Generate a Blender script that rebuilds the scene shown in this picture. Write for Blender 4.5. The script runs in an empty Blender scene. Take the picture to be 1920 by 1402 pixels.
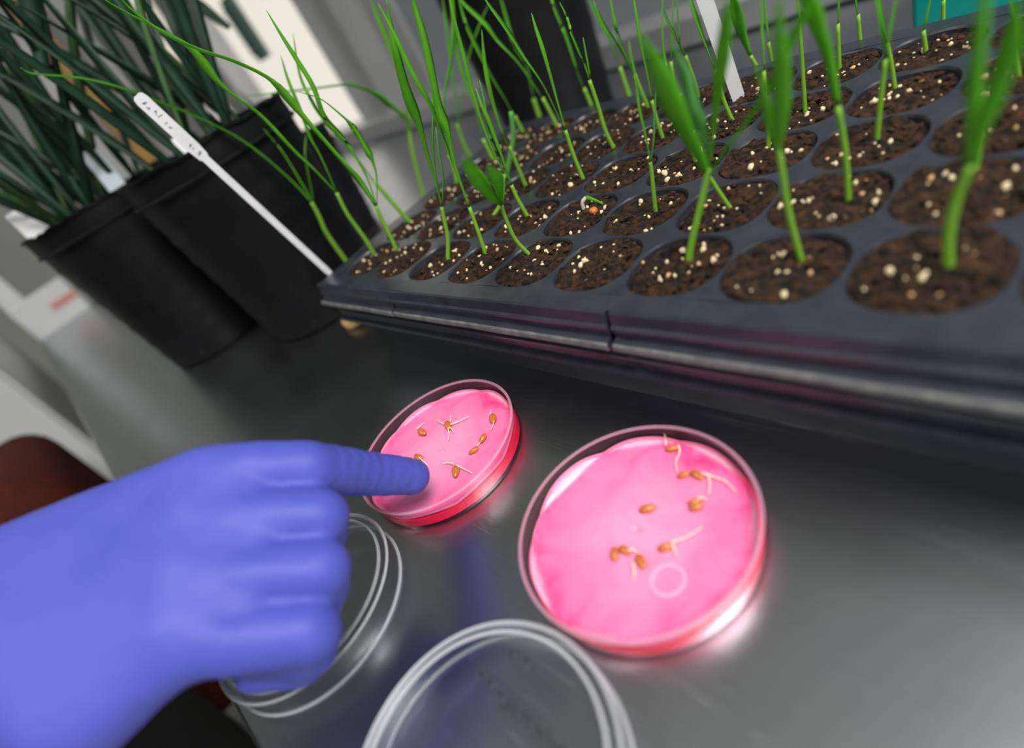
import bpy, bmesh, math, random
from mathutils import Vector, Matrix, noise
random.seed(7)
PI = math.pi
scene = bpy.context.scene
COL = scene.collection

# ------------------------------------------------------------------ camera
IW, IH, FPX = 1920.0, 1402.0, 1073.15
CAM = Vector((0, 0, 0.1907))
FW = Vector((0.4055, 0.7309, -0.5490)).normalized()
RT = Vector((0.6070, -0.6644, -0.4362)); RT = (RT - FW * RT.dot(FW)).normalized()
UP = RT.cross(FW).normalized()
cd = bpy.data.cameras.new('camera')
cd.sensor_fit = 'HORIZONTAL'; cd.sensor_width = 36.0
cd.lens = 36.0 * FPX / IW
cd.clip_start = 0.01; cd.clip_end = 50
cd.dof.use_dof = True; cd.dof.focus_distance = 0.305; cd.dof.aperture_fstop = 3.2
cam = bpy.data.objects.new('camera', cd)
m = Matrix((( RT.x, UP.x, -FW.x, CAM.x), (RT.y, UP.y, -FW.y, CAM.y), (RT.z, UP.z, -FW.z, CAM.z), (0, 0, 0, 1)))
cam.matrix_world = m
COL.objects.link(cam); scene.camera = cam

# ------------------------------------------------------------------ world, lights, exposure
w = bpy.data.worlds.new('daylight'); scene.world = w; w.use_nodes = True
bg = w.node_tree.nodes['Background']
bg.inputs[0].default_value = (1.0, 0.93, 0.80, 1); bg.inputs[1].default_value = 1.1
def area(name, loc, rot, sx, sy, power, color):
    l = bpy.data.lights.new(name, 'AREA'); l.shape = 'RECTANGLE'; l.size = sx; l.size_y = sy
    l.energy = power; l.color = color
    o = bpy.data.objects.new(name, l); o.location = loc; o.rotation_euler = rot; COL.objects.link(o)
    return o
area('ceiling_lamp', (0.10, -0.92, 1.64), (0, 0, 0), 0.8, 0.95, 66, (1.0, 0.97, 0.92))
area('ceiling_lamp', (-1.15, 0.9, 1.64), (0, 0, 0), 0.5, 1.3, 14, (1.0, 0.97, 0.93))
scene.view_settings.view_transform = 'Standard'
scene.view_settings.look = 'None'
scene.view_settings.exposure = 0.0
scene.view_settings.gamma = 1.0
scene.view_settings.use_curve_mapping = False

# ------------------------------------------------------------------ measuring helpers (pixel of the photograph -> place in the room)
def ray(px, py):
    return FW + RT * ((px - IW / 2) / FPX) - UP * ((py - IH / 2) / FPX)
def at(px, py, t):
    return CAM + ray(px, py) * t
def on_z(px, py, z):
    d = ray(px, py); return CAM + d * ((z - CAM.z) / d.z)
def px_of(P):
    d = Vector(P) - CAM; z = d.dot(FW)
    return IW / 2 + FPX * d.dot(RT) / z, IH / 2 - FPX * d.dot(UP) / z, z

# ------------------------------------------------------------------ materials
MATS = {}
def mat(name, color, rough=0.5, metal=0.0, var=None, scale=40.0, bump=0.0, bscale=200.0, spec=0.5, detail=4.0, stops=None, sheen=0, coat=0):
    """principled material, colour varied by a noise texture, fine relief by a second one"""
    m = bpy.data.materials.new(name); m.use_nodes = True
    nt = m.node_tree; b = nt.nodes['Principled BSDF']
    b.inputs['Roughness'].default_value = rough; b.inputs['Metallic'].default_value = metal
    b.inputs['Specular IOR Level'].default_value = spec
    b.inputs['Coat Weight'].default_value = coat
    tc = nt.nodes.new('ShaderNodeTexCoord')
    c4 = tuple(color) + (1,)
    if var is not None:
        n = nt.nodes.new('ShaderNodeTexNoise'); n.inputs['Scale'].default_value = scale; n.inputs['Detail'].default_value = detail
        nt.links.new(tc.outputs['Object'], n.inputs['Vector'])
        r = nt.nodes.new('ShaderNodeValToRGB')
        r.color_ramp.elements[0].position = 0.35; r.color_ramp.elements[1].position = 0.65
        r.color_ramp.elements[0].color = c4; r.color_ramp.elements[1].color = tuple(var) + (1,)
        if stops: r.color_ramp.elements[0].position, r.color_ramp.elements[1].position = stops
        nt.links.new(n.outputs['Fac'], r.inputs['Fac']); nt.links.new(r.outputs['Color'], b.inputs['Base Color'])
    else:
        b.inputs['Base Color'].default_value = c4
    if bump > 0:
        n2 = nt.nodes.new('ShaderNodeTexNoise'); n2.inputs['Scale'].default_value = bscale; n2.inputs['Detail'].default_value = 5
        nt.links.new(tc.outputs['Object'], n2.inputs['Vector'])
        bp = nt.nodes.new('ShaderNodeBump'); bp.inputs['Strength'].default_value = 1.0; bp.inputs['Distance'].default_value = bump
        nt.links.new(n2.outputs['Fac'], bp.inputs['Height']); nt.links.new(bp.outputs['Normal'], b.inputs['Normal'])
    MATS[name] = m
    return m
def clear_mat(name, tint, gloss=1.0, ior=1.5):
    """thin clear plastic: see-through with a fresnel sheen"""
    m = bpy.data.materials.new(name); m.use_nodes = True; nt = m.node_tree
    for n in list(nt.nodes):
        if n.type == 'BSDF_PRINCIPLED': nt.nodes.remove(n)
    out = [n for n in nt.nodes if n.type == 'OUTPUT_MATERIAL'][0]
    tr = nt.nodes.new('ShaderNodeBsdfTransparent'); tr.inputs[0].default_value = tuple(tint) + (1,)
    gl = nt.nodes.new('ShaderNodeBsdfGlossy'); gl.inputs['Roughness'].default_value = 0.07; gl.inputs[0].default_value = (gloss,) * 3 + (1,)
    lw = nt.nodes.new('ShaderNodeLayerWeight'); lw.inputs[0].default_value = 0.5
    pw = nt.nodes.new('ShaderNodeMath'); pw.operation = 'POWER'; pw.inputs[1].default_value = 3.5; nt.links.new(lw.outputs['Facing'], pw.inputs[0])
    fr = nt.nodes.new('ShaderNodeMath'); fr.operation = 'MULTIPLY_ADD'; fr.inputs[1].default_value = 0.30; fr.inputs[2].default_value = 0.03; nt.links.new(pw.outputs[0], fr.inputs[0])
    mx = nt.nodes.new('ShaderNodeMixShader')
    nt.links.new(fr.outputs[0], mx.inputs[0]); nt.links.new(tr.outputs[0], mx.inputs[1]); nt.links.new(gl.outputs[0], mx.inputs[2])
    nt.links.new(mx.outputs[0], out.inputs[0]); MATS[name] = m; return m
def leaf_mat(name, c1, c2, trans=0.35, rough=0.45):
    m = bpy.data.materials.new(name); m.use_nodes = True; nt = m.node_tree
    b = nt.nodes['Principled BSDF']; b.inputs['Roughness'].default_value = rough
    out = [n for n in nt.nodes if n.type == 'OUTPUT_MATERIAL'][0]
    tc = nt.nodes.new('ShaderNodeTexCoord'); n = nt.nodes.new('ShaderNodeTexNoise'); n.inputs['Scale'].default_value = 45
    nt.links.new(tc.outputs['Object'], n.inputs['Vector'])
    r = nt.nodes.new('ShaderNodeValToRGB'); r.color_ramp.elements[0].position = .3; r.color_ramp.elements[1].position = .7
    r.color_ramp.elements[0].color = tuple(c1) + (1,); r.color_ramp.elements[1].color = tuple(c2) + (1,)
    nt.links.new(n.outputs['Fac'], r.inputs['Fac']); nt.links.new(r.outputs[0], b.inputs['Base Color'])
    t = nt.nodes.new('ShaderNodeBsdfTranslucent'); nt.links.new(r.outputs[0], t.inputs[0])
    mx = nt.nodes.new('ShaderNodeMixShader'); mx.inputs[0].default_value = trans
    nt.links.new(b.outputs[0], mx.inputs[1]); nt.links.new(t.outputs[0], mx.inputs[2]); nt.links.new(mx.outputs[0], out.inputs[0])
    MATS[name] = m; return m

def steel_mat():
    m = bpy.data.materials.new('brushed_steel'); m.use_nodes = True; nt = m.node_tree; b = nt.nodes['Principled BSDF']
    b.inputs['Metallic'].default_value = 1.0
    tc = nt.nodes.new('ShaderNodeTexCoord')
    mp = nt.nodes.new('ShaderNodeMapping'); mp.inputs['Scale'].default_value = (260, 6, 20); mp.inputs['Rotation'].default_value = (0, 0, 0.5)
    nt.links.new(tc.outputs['Object'], mp.inputs[0])
    n = nt.nodes.new('ShaderNodeTexNoise'); n.inputs['Scale'].default_value = 3; n.inputs['Detail'].default_value = 6
    nt.links.new(mp.outputs[0], n.inputs['Vector'])
    n3 = nt.nodes.new('ShaderNodeTexNoise'); n3.inputs['Scale'].default_value = 14; n3.inputs['Detail'].default_value = 5
    nt.links.new(tc.outputs['Object'], n3.inputs['Vector'])
    mr = nt.nodes.new('ShaderNodeMapRange'); mr.inputs['To Min'].default_value = 0.24; mr.inputs['To Max'].default_value = 0.36
    nt.links.new(n3.outputs['Fac'], mr.inputs['Value']); nt.links.new(mr.outputs[0], b.inputs['Roughness'])
    r = nt.nodes.new('ShaderNodeValToRGB'); r.color_ramp.elements[0].color = (0.40, 0.42, 0.46, 1); r.color_ramp.elements[1].color = (0.49, 0.51, 0.545, 1)
    nt.links.new(n.outputs['Fac'], r.inputs[0]); nt.links.new(r.outputs[0], b.inputs['Base Color'])
    prevh = n.outputs['Fac']
    for rot, sc in ((0.9, 1.0), (-0.5, 0.7), (2.0, 1.3)):
        m2 = nt.nodes.new('ShaderNodeMapping'); m2.inputs['Rotation'].default_value = (0, 0, rot); m2.inputs['Scale'].default_value = (420 * sc, 9 * sc, 1)
        nt.links.new(tc.outputs['Object'], m2.inputs[0])
        ns = nt.nodes.new('ShaderNodeTexNoise'); ns.inputs['Scale'].default_value = 2.2; ns.inputs['Detail'].default_value = 2; nt.links.new(m2.outputs[0], ns.inputs['Vector'])
        rs = nt.nodes.new('ShaderNodeMapRange'); rs.inputs['From Min'].default_value = 0.66; rs.inputs['From Max'].default_value = 0.72; rs.inputs['To Max'].default_value = 0.9
        nt.links.new(ns.outputs['Fac'], rs.inputs['Value'])
        ad = nt.nodes.new('ShaderNodeMath'); ad.operation = 'ADD'; nt.links.new(prevh, ad.inputs[0]); nt.links.new(rs.outputs[0], ad.inputs[1]); prevh = ad.outputs[0]
    bp = nt.nodes.new('ShaderNodeBump'); bp.inputs['Distance'].default_value = 0.00003; bp.inputs['Strength'].default_value = 1
    nt.links.new(prevh, bp.inputs['Height']); nt.links.new(bp.outputs[0], b.inputs['Normal'])
    MATS['steel'] = m; return m
steel_mat()
mat('floor_vinyl', (0.62, 0.60, 0.55), 0.5, var=(0.52, 0.50, 0.46), scale=6)
mat('ceiling_paint', (0.74, 0.73, 0.68), 0.9, var=(0.68, 0.67, 0.63), scale=3)
mat('wall_paint', (0.33, 0.35, 0.32), 0.8, var=(0.28, 0.30, 0.28), scale=2)
mat('wall_cool', (0.21, 0.235, 0.26), 0.8, var=(0.18, 0.20, 0.225), scale=2)
mat('wall_light', (0.42, 0.42, 0.43), 0.7, var=(0.36, 0.36, 0.37), scale=4)
mat('frame_metal', (0.40, 0.40, 0.42), 0.35, metal=0.6, var=(0.46, 0.46, 0.48), scale=10)
mat('white_paint', (0.62, 0.63, 0.64), 0.45, var=(0.55, 0.56, 0.58), scale=5)
mat('yellow_wood', (0.62, 0.36, 0.10), 0.6, var=(0.5, 0.3, 0.1), scale=20)
mat('red_print', (0.62, 0.20, 0.18), 0.6, var=(0.55, 0.25, 0.22), scale=60)
mat('dark_green', (0.02, 0.06, 0.05), 0.5, var=(0.03, 0.07, 0.06), scale=30)
mat('teal_plastic', (0.0, 0.23, 0.22), 0.35, var=(0.0, 0.28, 0.26), scale=9)
mat('maroon_cloth', (0.070, 0.013, 0.009), 0.8, var=(0.045, 0.010, 0.007), spec=0.1, scale=60, bump=0.0006, bscale=500)
mat('black_cloth', (0.006, 0.006, 0.007), 0.9, var=(0.009, 0.009, 0.011), scale=60, bump=0.0006, bscale=500)
mat('tray_plastic', (0.020, 0.022, 0.031), 0.30, var=(0.034, 0.038, 0.050), scale=90, bump=0.0001, bscale=300, stops=(.3, .8))
mat('tray_lip', (0.09, 0.092, 0.10), 0.45, var=(0.17, 0.17, 0.165), scale=160, stops=(.4, .75))
mat('pot_plastic', (0.0035, 0.0035, 0.0045), 0.5, var=(0.007, 0.007, 0.009), scale=25, spec=0.22)
mat('soil', (0.005, 0.003, 0.002), 0.95, var=(0.075, 0.033, 0.014), scale=260, bump=0.0022, bscale=520, detail=10, spec=0.3, stops=(.40, .78))
mat('soil_crumb', (0.006, 0.004, 0.003), 0.9, var=(0.06, 0.026, 0.011), scale=120, bump=0.0008, bscale=800, spec=0.3)
mat('perlite', (0.62, 0.46, 0.24), 0.75, var=(0.80, 0.72, 0.52), scale=150, spec=0.3)
mat('vermiculite', (0.50, 0.27, 0.12), 0.6, var=(0.66, 0.45, 0.26), scale=150, spec=0.4)
leaf_mat('seedling_leaf', (0.11, 0.45, 0.014), (0.20, 0.60, 0.035), 0.5)
leaf_mat('seedling_pale', (0.12, 0.42, 0.10), (0.18, 0.50, 0.13), 0.45)
leaf_mat('stem_green', (0.20, 0.48, 0.03), (0.30, 0.56, 0.06), 0.3)
leaf_mat('stem_white', (0.62, 0.66, 0.50), (0.7, 0.7, 0.6), 0.25)
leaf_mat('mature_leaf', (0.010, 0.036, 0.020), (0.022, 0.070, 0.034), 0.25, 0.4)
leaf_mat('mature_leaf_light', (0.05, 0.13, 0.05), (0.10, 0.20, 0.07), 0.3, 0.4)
mat('white_plastic', (0.72, 0.72, 0.76), 0.4, var=(0.66, 0.66, 0.70), scale=80)
mat('blue_white_plastic', (0.50, 0.60, 0.66), 0.4, var=(0.56, 0.64, 0.70), scale=80)
mat('ink', (0.05, 0.05, 0.06), 0.6, var=(0.08, 0.08, 0.09), scale=300)
mat('faint_ink', (0.03, 0.03, 0.035), 0.9, var=(0.06, 0.06, 0.065), scale=600, spec=0.05)
mat('glove', (0.060, 0.076, 0.39), 0.5, var=(0.072, 0.088, 0.43), scale=30, bump=0.00012, bscale=900, spec=0.22)
mat('kernel', (0.42, 0.11, 0.018), 0.32, var=(0.56, 0.20, 0.04), scale=300, spec=0.6)
mat('seed_orange', (0.55, 0.13, 0.03), 0.4, var=(0.65, 0.2, 0.05), scale=300)
mat('rootlet', (0.85, 0.74, 0.50), 0.5, var=(0.9, 0.82, 0.64), scale=300)
mat('husk', (0.50, 0.30, 0.11), 0.7, var=(0.62, 0.40, 0.17), scale=200)
mat('pink_liquid', (0.75, 0.012, 0.07), 0.08, var=(0.80, 0.02, 0.10), scale=20, spec=0.6)
clear_mat('clear_plastic', (0.93, 0.94, 0.95))
clear_mat('pink_clear', (1.0, 0.88, 0.93))
def paper_mat():
    m = bpy.data.materials.new('dyed_paper'); m.use_nodes = True; nt = m.node_tree; b = nt.nodes['Principled BSDF']
    b.inputs['Roughness'].default_value = 0.38
    tc = nt.nodes.new('ShaderNodeTexCoord')
    ln = nt.nodes.new('ShaderNodeVectorMath'); ln.operation = 'LENGTH'; nt.links.new(tc.outputs['Object'], ln.inputs[0])
    n = nt.nodes.new('ShaderNodeTexNoise'); n.inputs['Scale'].default_value = 42; n.inputs['Detail'].default_value = 3; n.inputs['Distortion'].default_value = 1.2
    nt.links.new(tc.outputs['Object'], n.inputs['Vector'])
    ma = nt.nodes.new('ShaderNodeMath'); ma.operation = 'MULTIPLY_ADD'; ma.inputs[1].default_value = 20.0
    nt.links.new(ln.outputs['Value'], ma.inputs[0]); nt.links.new(n.outputs['Fac'], ma.inputs[2])   # 20*r + noise : the dye collects at the rim
    r = nt.nodes.new('ShaderNodeValToRGB'); e = r.color_ramp.elements
    e[0].position = 0.55; e[0].color = (0.78, 0.27, 0.46, 1); e[1].position = 1.52; e[1].color = (0.72, 0.03, 0.18, 1)
    mrr = nt.nodes.new('ShaderNodeMapRange'); mrr.inputs['From Min'].default_value = 0.55; mrr.inputs['From Max'].default_value = 1.55
    nt.links.new(ma.outputs[0], mrr.inputs['Value'])
    e[0].position = 0.12; e[1].position = 1.0
    el = r.color_ramp.elements.new(0.72); el.color = (0.78, 0.15, 0.35, 1)
    nt.links.new(mrr.outputs[0], r.inputs[0])
    prev = r.outputs[0]
    for an, col, k in (('lit_tab', (0.80, 0.44, 0.60, 1), 0.75), ('edge', (0.72, 0.06, 0.24, 1), 0.8)):     # folded-up tabs painted paler as if catching light; cut edges soaked up more dye
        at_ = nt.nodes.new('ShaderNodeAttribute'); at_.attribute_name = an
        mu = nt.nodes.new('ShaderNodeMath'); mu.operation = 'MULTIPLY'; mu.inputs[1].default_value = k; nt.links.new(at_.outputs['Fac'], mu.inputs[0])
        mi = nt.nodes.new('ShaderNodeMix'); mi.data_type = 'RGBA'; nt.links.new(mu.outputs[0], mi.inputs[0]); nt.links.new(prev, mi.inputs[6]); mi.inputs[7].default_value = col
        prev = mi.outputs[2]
    nt.links.new(prev, b.inputs['Base Color'])
    n2 = nt.nodes.new('ShaderNodeTexNoise'); n2.inputs['Scale'].default_value = 900
    nt.links.new(tc.outputs['Object'], n2.inputs['Vector'])
    bp = nt.nodes.new('ShaderNodeBump'); bp.inputs['Distance'].default_value = 0.0001
    nt.links.new(n2.outputs['Fac'], bp.inputs['Height']); nt.links.new(bp.outputs[0], b.inputs['Normal'])
    MATS['dyed_paper'] = m
paper_mat()

# ------------------------------------------------------------------ object helpers
def link(name, me, material=None, parent=None, smooth=True):
    o = bpy.data.objects.new(name, me)
    if material is not None and not me.materials: me.materials.append(MATS[material])
    if smooth:
        for p in me.polygons: p.use_smooth = True
        if name not in ('leaf_blade', 'stem', 'rootlet', 'glove'): me.set_sharp_from_angle(angle=0.6)
    if parent is not None: o.parent = parent
    COL.objects.link(o); return o
def from_bm(name, bm, material, parent=None, smooth=True):
    bmesh.ops.recalc_face_normals(bm, faces=bm.faces)
    me = bpy.data.meshes.new(name); bm.to_mesh(me); bm.free()
    return link(name, me, material, parent, smooth)
def from_py(name, vs, fs, material, parent=None, smooth=True):
    me = bpy.data.meshes.new(name); me.from_pydata([tuple(v) for v in vs], [], fs); me.update()
    bm = bmesh.new(); bm.from_mesh(me); bmesh.ops.recalc_face_normals(bm, faces=bm.faces); bm.to_mesh(me); bm.free()
    return link(name, me, material, parent, smooth)
def empty(name, loc=(0, 0, 0)):
    o = bpy.data.objects.new(name, None); o.location = loc; o.empty_display_size = 0.02; COL.objects.link(o); return o
def tag(o, label, cat, group=None, kind=None):
    o['label'] = label; o['category'] = cat
    if group: o['group'] = group
    if kind: o['kind'] = kind
    return o
def struct(o, label=None):
    o['kind'] = 'structure'
    if label: o['label'] = label
    return o
def shift(o, loc):
    """put the origin of a mesh object built in world coordinates at loc"""
    loc = Vector(loc)
    for v in o.data.vertices: v.co -= loc
    o.location = loc
    return o
def box_bm(x0, x1, y0, y1, z0, z1, bev=0.0, bm=None, seg=2):
    bm = bm or bmesh.new()
    r = bmesh.ops.create_cube(bm, size=1)
    for v in r['verts']:
        v.co = Vector(((x0 + x1) / 2 + v.co.x * (x1 - x0), (y0 + y1) / 2 + v.co.y * (y1 - y0), (z0 + z1) / 2 + v.co.z * (z1 - z0)))
    if bev > 0:
        es = list({e for v in r['verts'] for e in v.link_edges})
        bmesh.ops.bevel(bm, geom=es, offset=bev, segments=seg, affect='EDGES', profile=0.5)
    return bm
def box(name, x0, x1, y0, y1, z0, z1, material, parent=None, bev=0.0, smooth=False):
    return from_bm(name, box_bm(x0, x1, y0, y1, z0, z1, bev), material, parent, smooth)
def lathe(prof, n=64, closed=False):
    """prof: list of (r, z); returns verts, faces around z"""
    vs, fs = [], []
    k = len(prof)
    for i in range(n):
        a = 2 * PI * i / n
        for r, z in prof: vs.append((r * math.cos(a), r * math.sin(a), z))
    for i in range(n):
        j = (i + 1) % n
        for q in range(k if closed else k - 1):
            q2 = (q + 1) % k
            fs.append((i * k + q, j * k + q, j * k + q2, i * k + q2))
    return vs, fs
def catmull(pts, sub=6):
    pts = [Vector(p) for p in pts]
    if len(pts) < 3:
        return [pts[0].lerp(pts[-1], i / (sub * 2)) for i in range(sub * 2 + 1)]
    out = []
    ext = [pts[0] * 2 - pts[1]] + pts + [pts[-1] * 2 - pts[-2]]
    for i in range(1, len(ext) - 2):
        p0, p1, p2, p3 = ext[i - 1:i + 3]
        for s in range(sub):
            t = s / sub
            out.append(0.5 * ((2 * p1) + (p2 - p0) * t + (2 * p0 - 5 * p1 + 4 * p2 - p3) * t * t + (3 * p1 - p0 - 3 * p2 + p3) * t ** 3))
    out.append(pts[-1]); return out
def tube(pts, rad, n=8, sub=5, smooth_path=True):
    """round tube along pts; rad a number or function of s in 0..1; returns verts, faces"""
    ps = catmull(pts, sub) if smooth_path else [Vector(p) for p in pts]
    vs, fs = [], []
    ref = Vector((0.3, 0.2, 1)).normalized()
    for i, p in enumerate(ps):
        t = (ps[min(i + 1, len(ps) - 1)] - ps[max(i - 1, 0)]).normalized()
        a = t.cross(ref)
        if a.length < 1e-4: a = t.cross(Vector((1, 0, 0)))
        a.normalize(); b = t.cross(a)
        r = rad(i / (len(ps) - 1)) if callable(rad) else rad
        for k in range(n):
            an = 2 * PI * k / n
            vs.append(p + (a * math.cos(an) + b * math.sin(an)) * r)
    for i in range(len(ps) - 1):
        for k in range(n):
            k2 = (k + 1) % n
            fs.append((i * n + k, i * n + k2, (i + 1) * n + k2, (i + 1) * n + k))
    fs.append(tuple(range(n - 1, -1, -1))); fs.append(tuple(range((len(ps) - 1) * n, len(ps) * n)))
    return vs, fs
def blade(pts, width, twist=0.0, thick=0.00035, fold=0.25, sub=5):
    """grass blade: folded ribbon with real thickness; width(s) in metres"""
    ps = catmull(pts, sub); n = len(ps); vs, fs = [], []
    for i, p in enumerate(ps):
        t = (ps[min(i + 1, n - 1)] - ps[max(i - 1, 0)]).normalized()
        v = (CAM_REF - p).normalized()
        a = t.cross(v)
        if a.length < 1e-4: a = t.cross(Vector((0, 0, 1)))
        a.normalize(); nn = a.cross(t).normalized()
        s = i / (n - 1)
        ang = twist * (0.3 + s)
        a2 = a * math.cos(ang) + nn * math.sin(ang); n2 = nn * math.cos(ang) - a * math.sin(ang)
        h = max(width(s) / 2, 0.00012); th = min(thick, h * 0.8)
        vs += [p + a2 * h, p - n2 * (h * fold) + n2 * th, p - a2 * h, p - n2 * (h * fold) - n2 * th]
    for i in range(n - 1):
        for k in range(4):
            k2 = (k + 1) % 4
            fs.append((i * 4 + k, i * 4 + k2, (i + 1) * 4 + k2, (i + 1) * 4 + k))
    fs.append((3, 2, 1, 0)); q = (n - 1) * 4; fs.append((q, q + 1, q + 2, q + 3))
    return vs, fs
CAM_REF = Vector((0.0, 0.0, 0.25))
ORD = ['first', 'second', 'third', 'fourth', 'fifth', 'sixth', 'seventh', 'eighth', 'ninth', 'tenth']
ROW = ['front row', 'second row', 'middle row', 'fourth row', 'back row']

# ================================================================== the room
ROOM = dict(x0=-1.7, x1=0.74, y0=-1.5, y1=2.6, z0=-0.9, z1=1.7)
struct(box('floor', -1.7, 1.0, -1.5, 2.7, -0.95, -0.9, 'floor_vinyl'))
struct(box('ceiling', -1.7, 1.0, -1.5, 2.7, 1.7, 1.75, 'ceiling_paint'))
struct(box('wall_left', -1.75, -1.7, -1.5, 2.7, -0.9, 1.7, 'wall_paint'))
struct(box('wall_front', -1.7, 1.0, -1.55, -1.5, -0.9, 1.7, 'wall_paint'))
struct(box('wall_back', -1.7, 0.80, 2.6, 2.65, -0.9, 1.7, 'wall_paint'))
# glazed side behind the bench: solid panels below and to the right, two openings with panes further along
wr = empty('wall_right', (0.76, 0.5, -0.9)); struct(wr)
def wpart(name, y0, y1, z0, z1, material, x0=0.735, x1=0.785, bev=0.002):
    o = box(name, x0, x1, y0, y1, z0, z1, material, None, bev); o.parent = wr; o.matrix_parent_inverse = Matrix.Translation(-Vector(wr.location)); return o
wpart('wall_panel', -1.5, 2.6, -0.9, -0.02, 'wall_cool')
wpart('wall_panel', -1.5, 0.98, -0.02, 1.7, 'wall_cool')
wpart('wall_panel', 0.98, 2.6, 1.25, 1.7, 'wall_cool')
for y0, y1, mt, xx in ((0.98, 1.06, 'frame_metal', .725), (1.06, 1.15, 'wall_light', .73), (1.15, 1.20, 'frame_metal', .72), (1.20, 1.30, 'wall_light', .735),
                       (1.80, 1.86, 'frame_metal', .72), (1.86, 1.97, 'wall_paint', .735), (2.25, 2.6, 'wall_light', .735)):
    wpart('mullion', y0, y1, -0.02, 1.25, mt, x0=xx)
for n_, (y0, y1) in enumerate(((1.30, 1.80), (1.97, 2.25))):
    wn = struct(box('window_%d' % (n_ + 1), 0.758, 0.762, y0, y1, 0.0, 1.25, 'clear_plastic'), 'clear pane in the bright opening behind the bench')
    wn.name = 'window_%d' % (n_ + 1)
hd = tag(empty('window_latch', (0.73, 1.56, 0.30)), 'dark green upright latch on the bright window behind the pots', 'latch')
box('latch_plate', 0.722, 0.745, 1.535, 1.575, 0.235, 0.375, 'dark_green', None, .004).parent = hd
box('latch_bar', 0.712, 0.724, 1.548, 1.562, 0.25, 0.36, 'dark_green', None, .003).parent = hd
for ch in hd.children: ch.matrix_parent_inverse = Matrix.Translation(-Vector(hd.location))
# strips on the back wall
struct(box('trim_1', 0.56, 0.61, 2.57, 2.6, -0.9, 1.7, 'yellow_wood', None, .004))
struct(box('trim_2', 0.42, 0.54, 2.58, 2.6, -0.9, 1.7, 'white_paint', None, .004))
struct(box('trim_3', 0.66, 0.72, 2.58, 2.6, -0.9, 1.7, 'white_paint', None, .004))

# ================================================================== steel bench
bench = tag(empty('steel_bench', (0.3, 0.6, -0.9)), 'brushed stainless steel workbench carrying the dishes, tray and pots', 'workbench')
def bpart(name, *a, **k):
    o = box(name, *a, **k); o.parent = bench; o.matrix_parent_inverse = Matrix.Translation(-Vector(bench.location)); return o
bpart('worktop', -0.073, 0.667, -0.75, 1.70, -0.03, 0.0, 'steel', bev=0.002)
struct(box('trim_4', 0.668, 0.735, -0.95, 2.2, 0.002, 0.035, 'frame_metal', None, .003), 'light metal sill along the back of the bench')
bpart('front_apron', -0.071, -0.055, -0.75, 1.70, -0.07, -0.03, 'steel', bev=0.001)
for lx in (-0.03, 0.62):
    for ly in (-0.70, 1.64):
        bpart('leg', lx - .02, lx + .02, ly - .02, ly + .02, -0.9, -0.03, 'steel', bev=0.004)
# white panel with red print at the far end of the bench
wb = tag(empty('white_box', (0.0, 1.62, 0.0)), 'low white box with a red printed stripe at the far end of the bench', 'box')
o = box('box_body', -0.07, 0.052, 1.62, 1.65, 0.0, 0.085, 'white_paint', None, .003); shift(o, wb.location); o.location = (0, 0, 0); o.parent = wb
o = box('red_stripe', -0.005, 0.050, 1.6185, 1.6205, 0.035, 0.052, 'red_print', None, .0004); shift(o, wb.location); o.location = (0, 0, 0); o.parent = wb
pst = tag(empty('upright_post', (-0.05, 1.675, 0.0)), 'white upright post at the far left corner of the bench', 'post')
for nm, a in (('shaft', (-0.070, -0.028, 1.655, 1.695, 0.004, 1.0)), ('foot', (-0.072, -0.024, 1.652, 1.698, 0.0, 0.004))):
    o = box(nm, *a, 'white_paint', None, .0015); shift(o, pst.location); o.location = (0, 0, 0); o.parent = pst
# white cabinet standing beyond the bench's left edge
cb = tag(empty('white_cabinet', (-0.35, 1.45, -0.9)), 'white cabinet standing beyond the bench edge at the far left', 'cabinet')
for nm, a in (('body', (-0.60, -0.115, 1.15, 1.75, -0.84, 0.10)), ('plinth', (-0.58, -0.13, 1.17, 1.73, -0.9, -0.84)), ('door', (-0.595, -0.36, 1.135, 1.15, -0.83, 0.09)), ('door', (-0.355, -0.12, 1.135, 1.15, -0.83, 0.09))):
    o = box(nm, *a, 'white_paint' if nm != 'plinth' else 'wall_light', None, .004); shift(o, cb.location); o.location = (0, 0, 0); o.parent = cb
    if nm == 'door':
        h_ = box('handle', a[0] + .10, a[0] + .112, 1.118, 1.136, -0.12, 0.0, 'frame_metal', None, .003); shift(h_, cb.location); h_.location = (0, 0, 0); h_.parent = o
# maroon upholstery
ch = tag(empty('padded_chair', (-0.33, 0.9, -0.9)), 'dark maroon padded chair pushed up to the bench edge behind the gloved hand', 'chair')
for nm, a, mt, bv in (('backrest', (-0.228, -0.125, 0.76, 1.03, -0.34, 0.005), 'maroon_cloth', .045), ('seat', (-0.62, -0.16, 0.835, 1.10, -0.47, -0.37), 'maroon_cloth', .03),
                      ('column', (-0.42, -0.36, 0.93, 0.99, -0.86, -0.44), 'black_cloth', .008), ('base', (-0.60, -0.18, 0.85, 1.09, -0.9, -0.86), 'black_cloth', .015)):
    bm = box_bm(*a, bv, seg=5)
    o = from_bm(nm, bm, mt, None, True); shift(o, ch.location); o.location = (0, 0, 0); o.parent = ch
o = box('back_bracket', -0.25, -0.20, 0.86, 0.92, -0.44, -0.20, 'black_cloth', None, .006); shift(o, ch.location); o.location = (0, 0, 0); o.parent = ch

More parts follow.
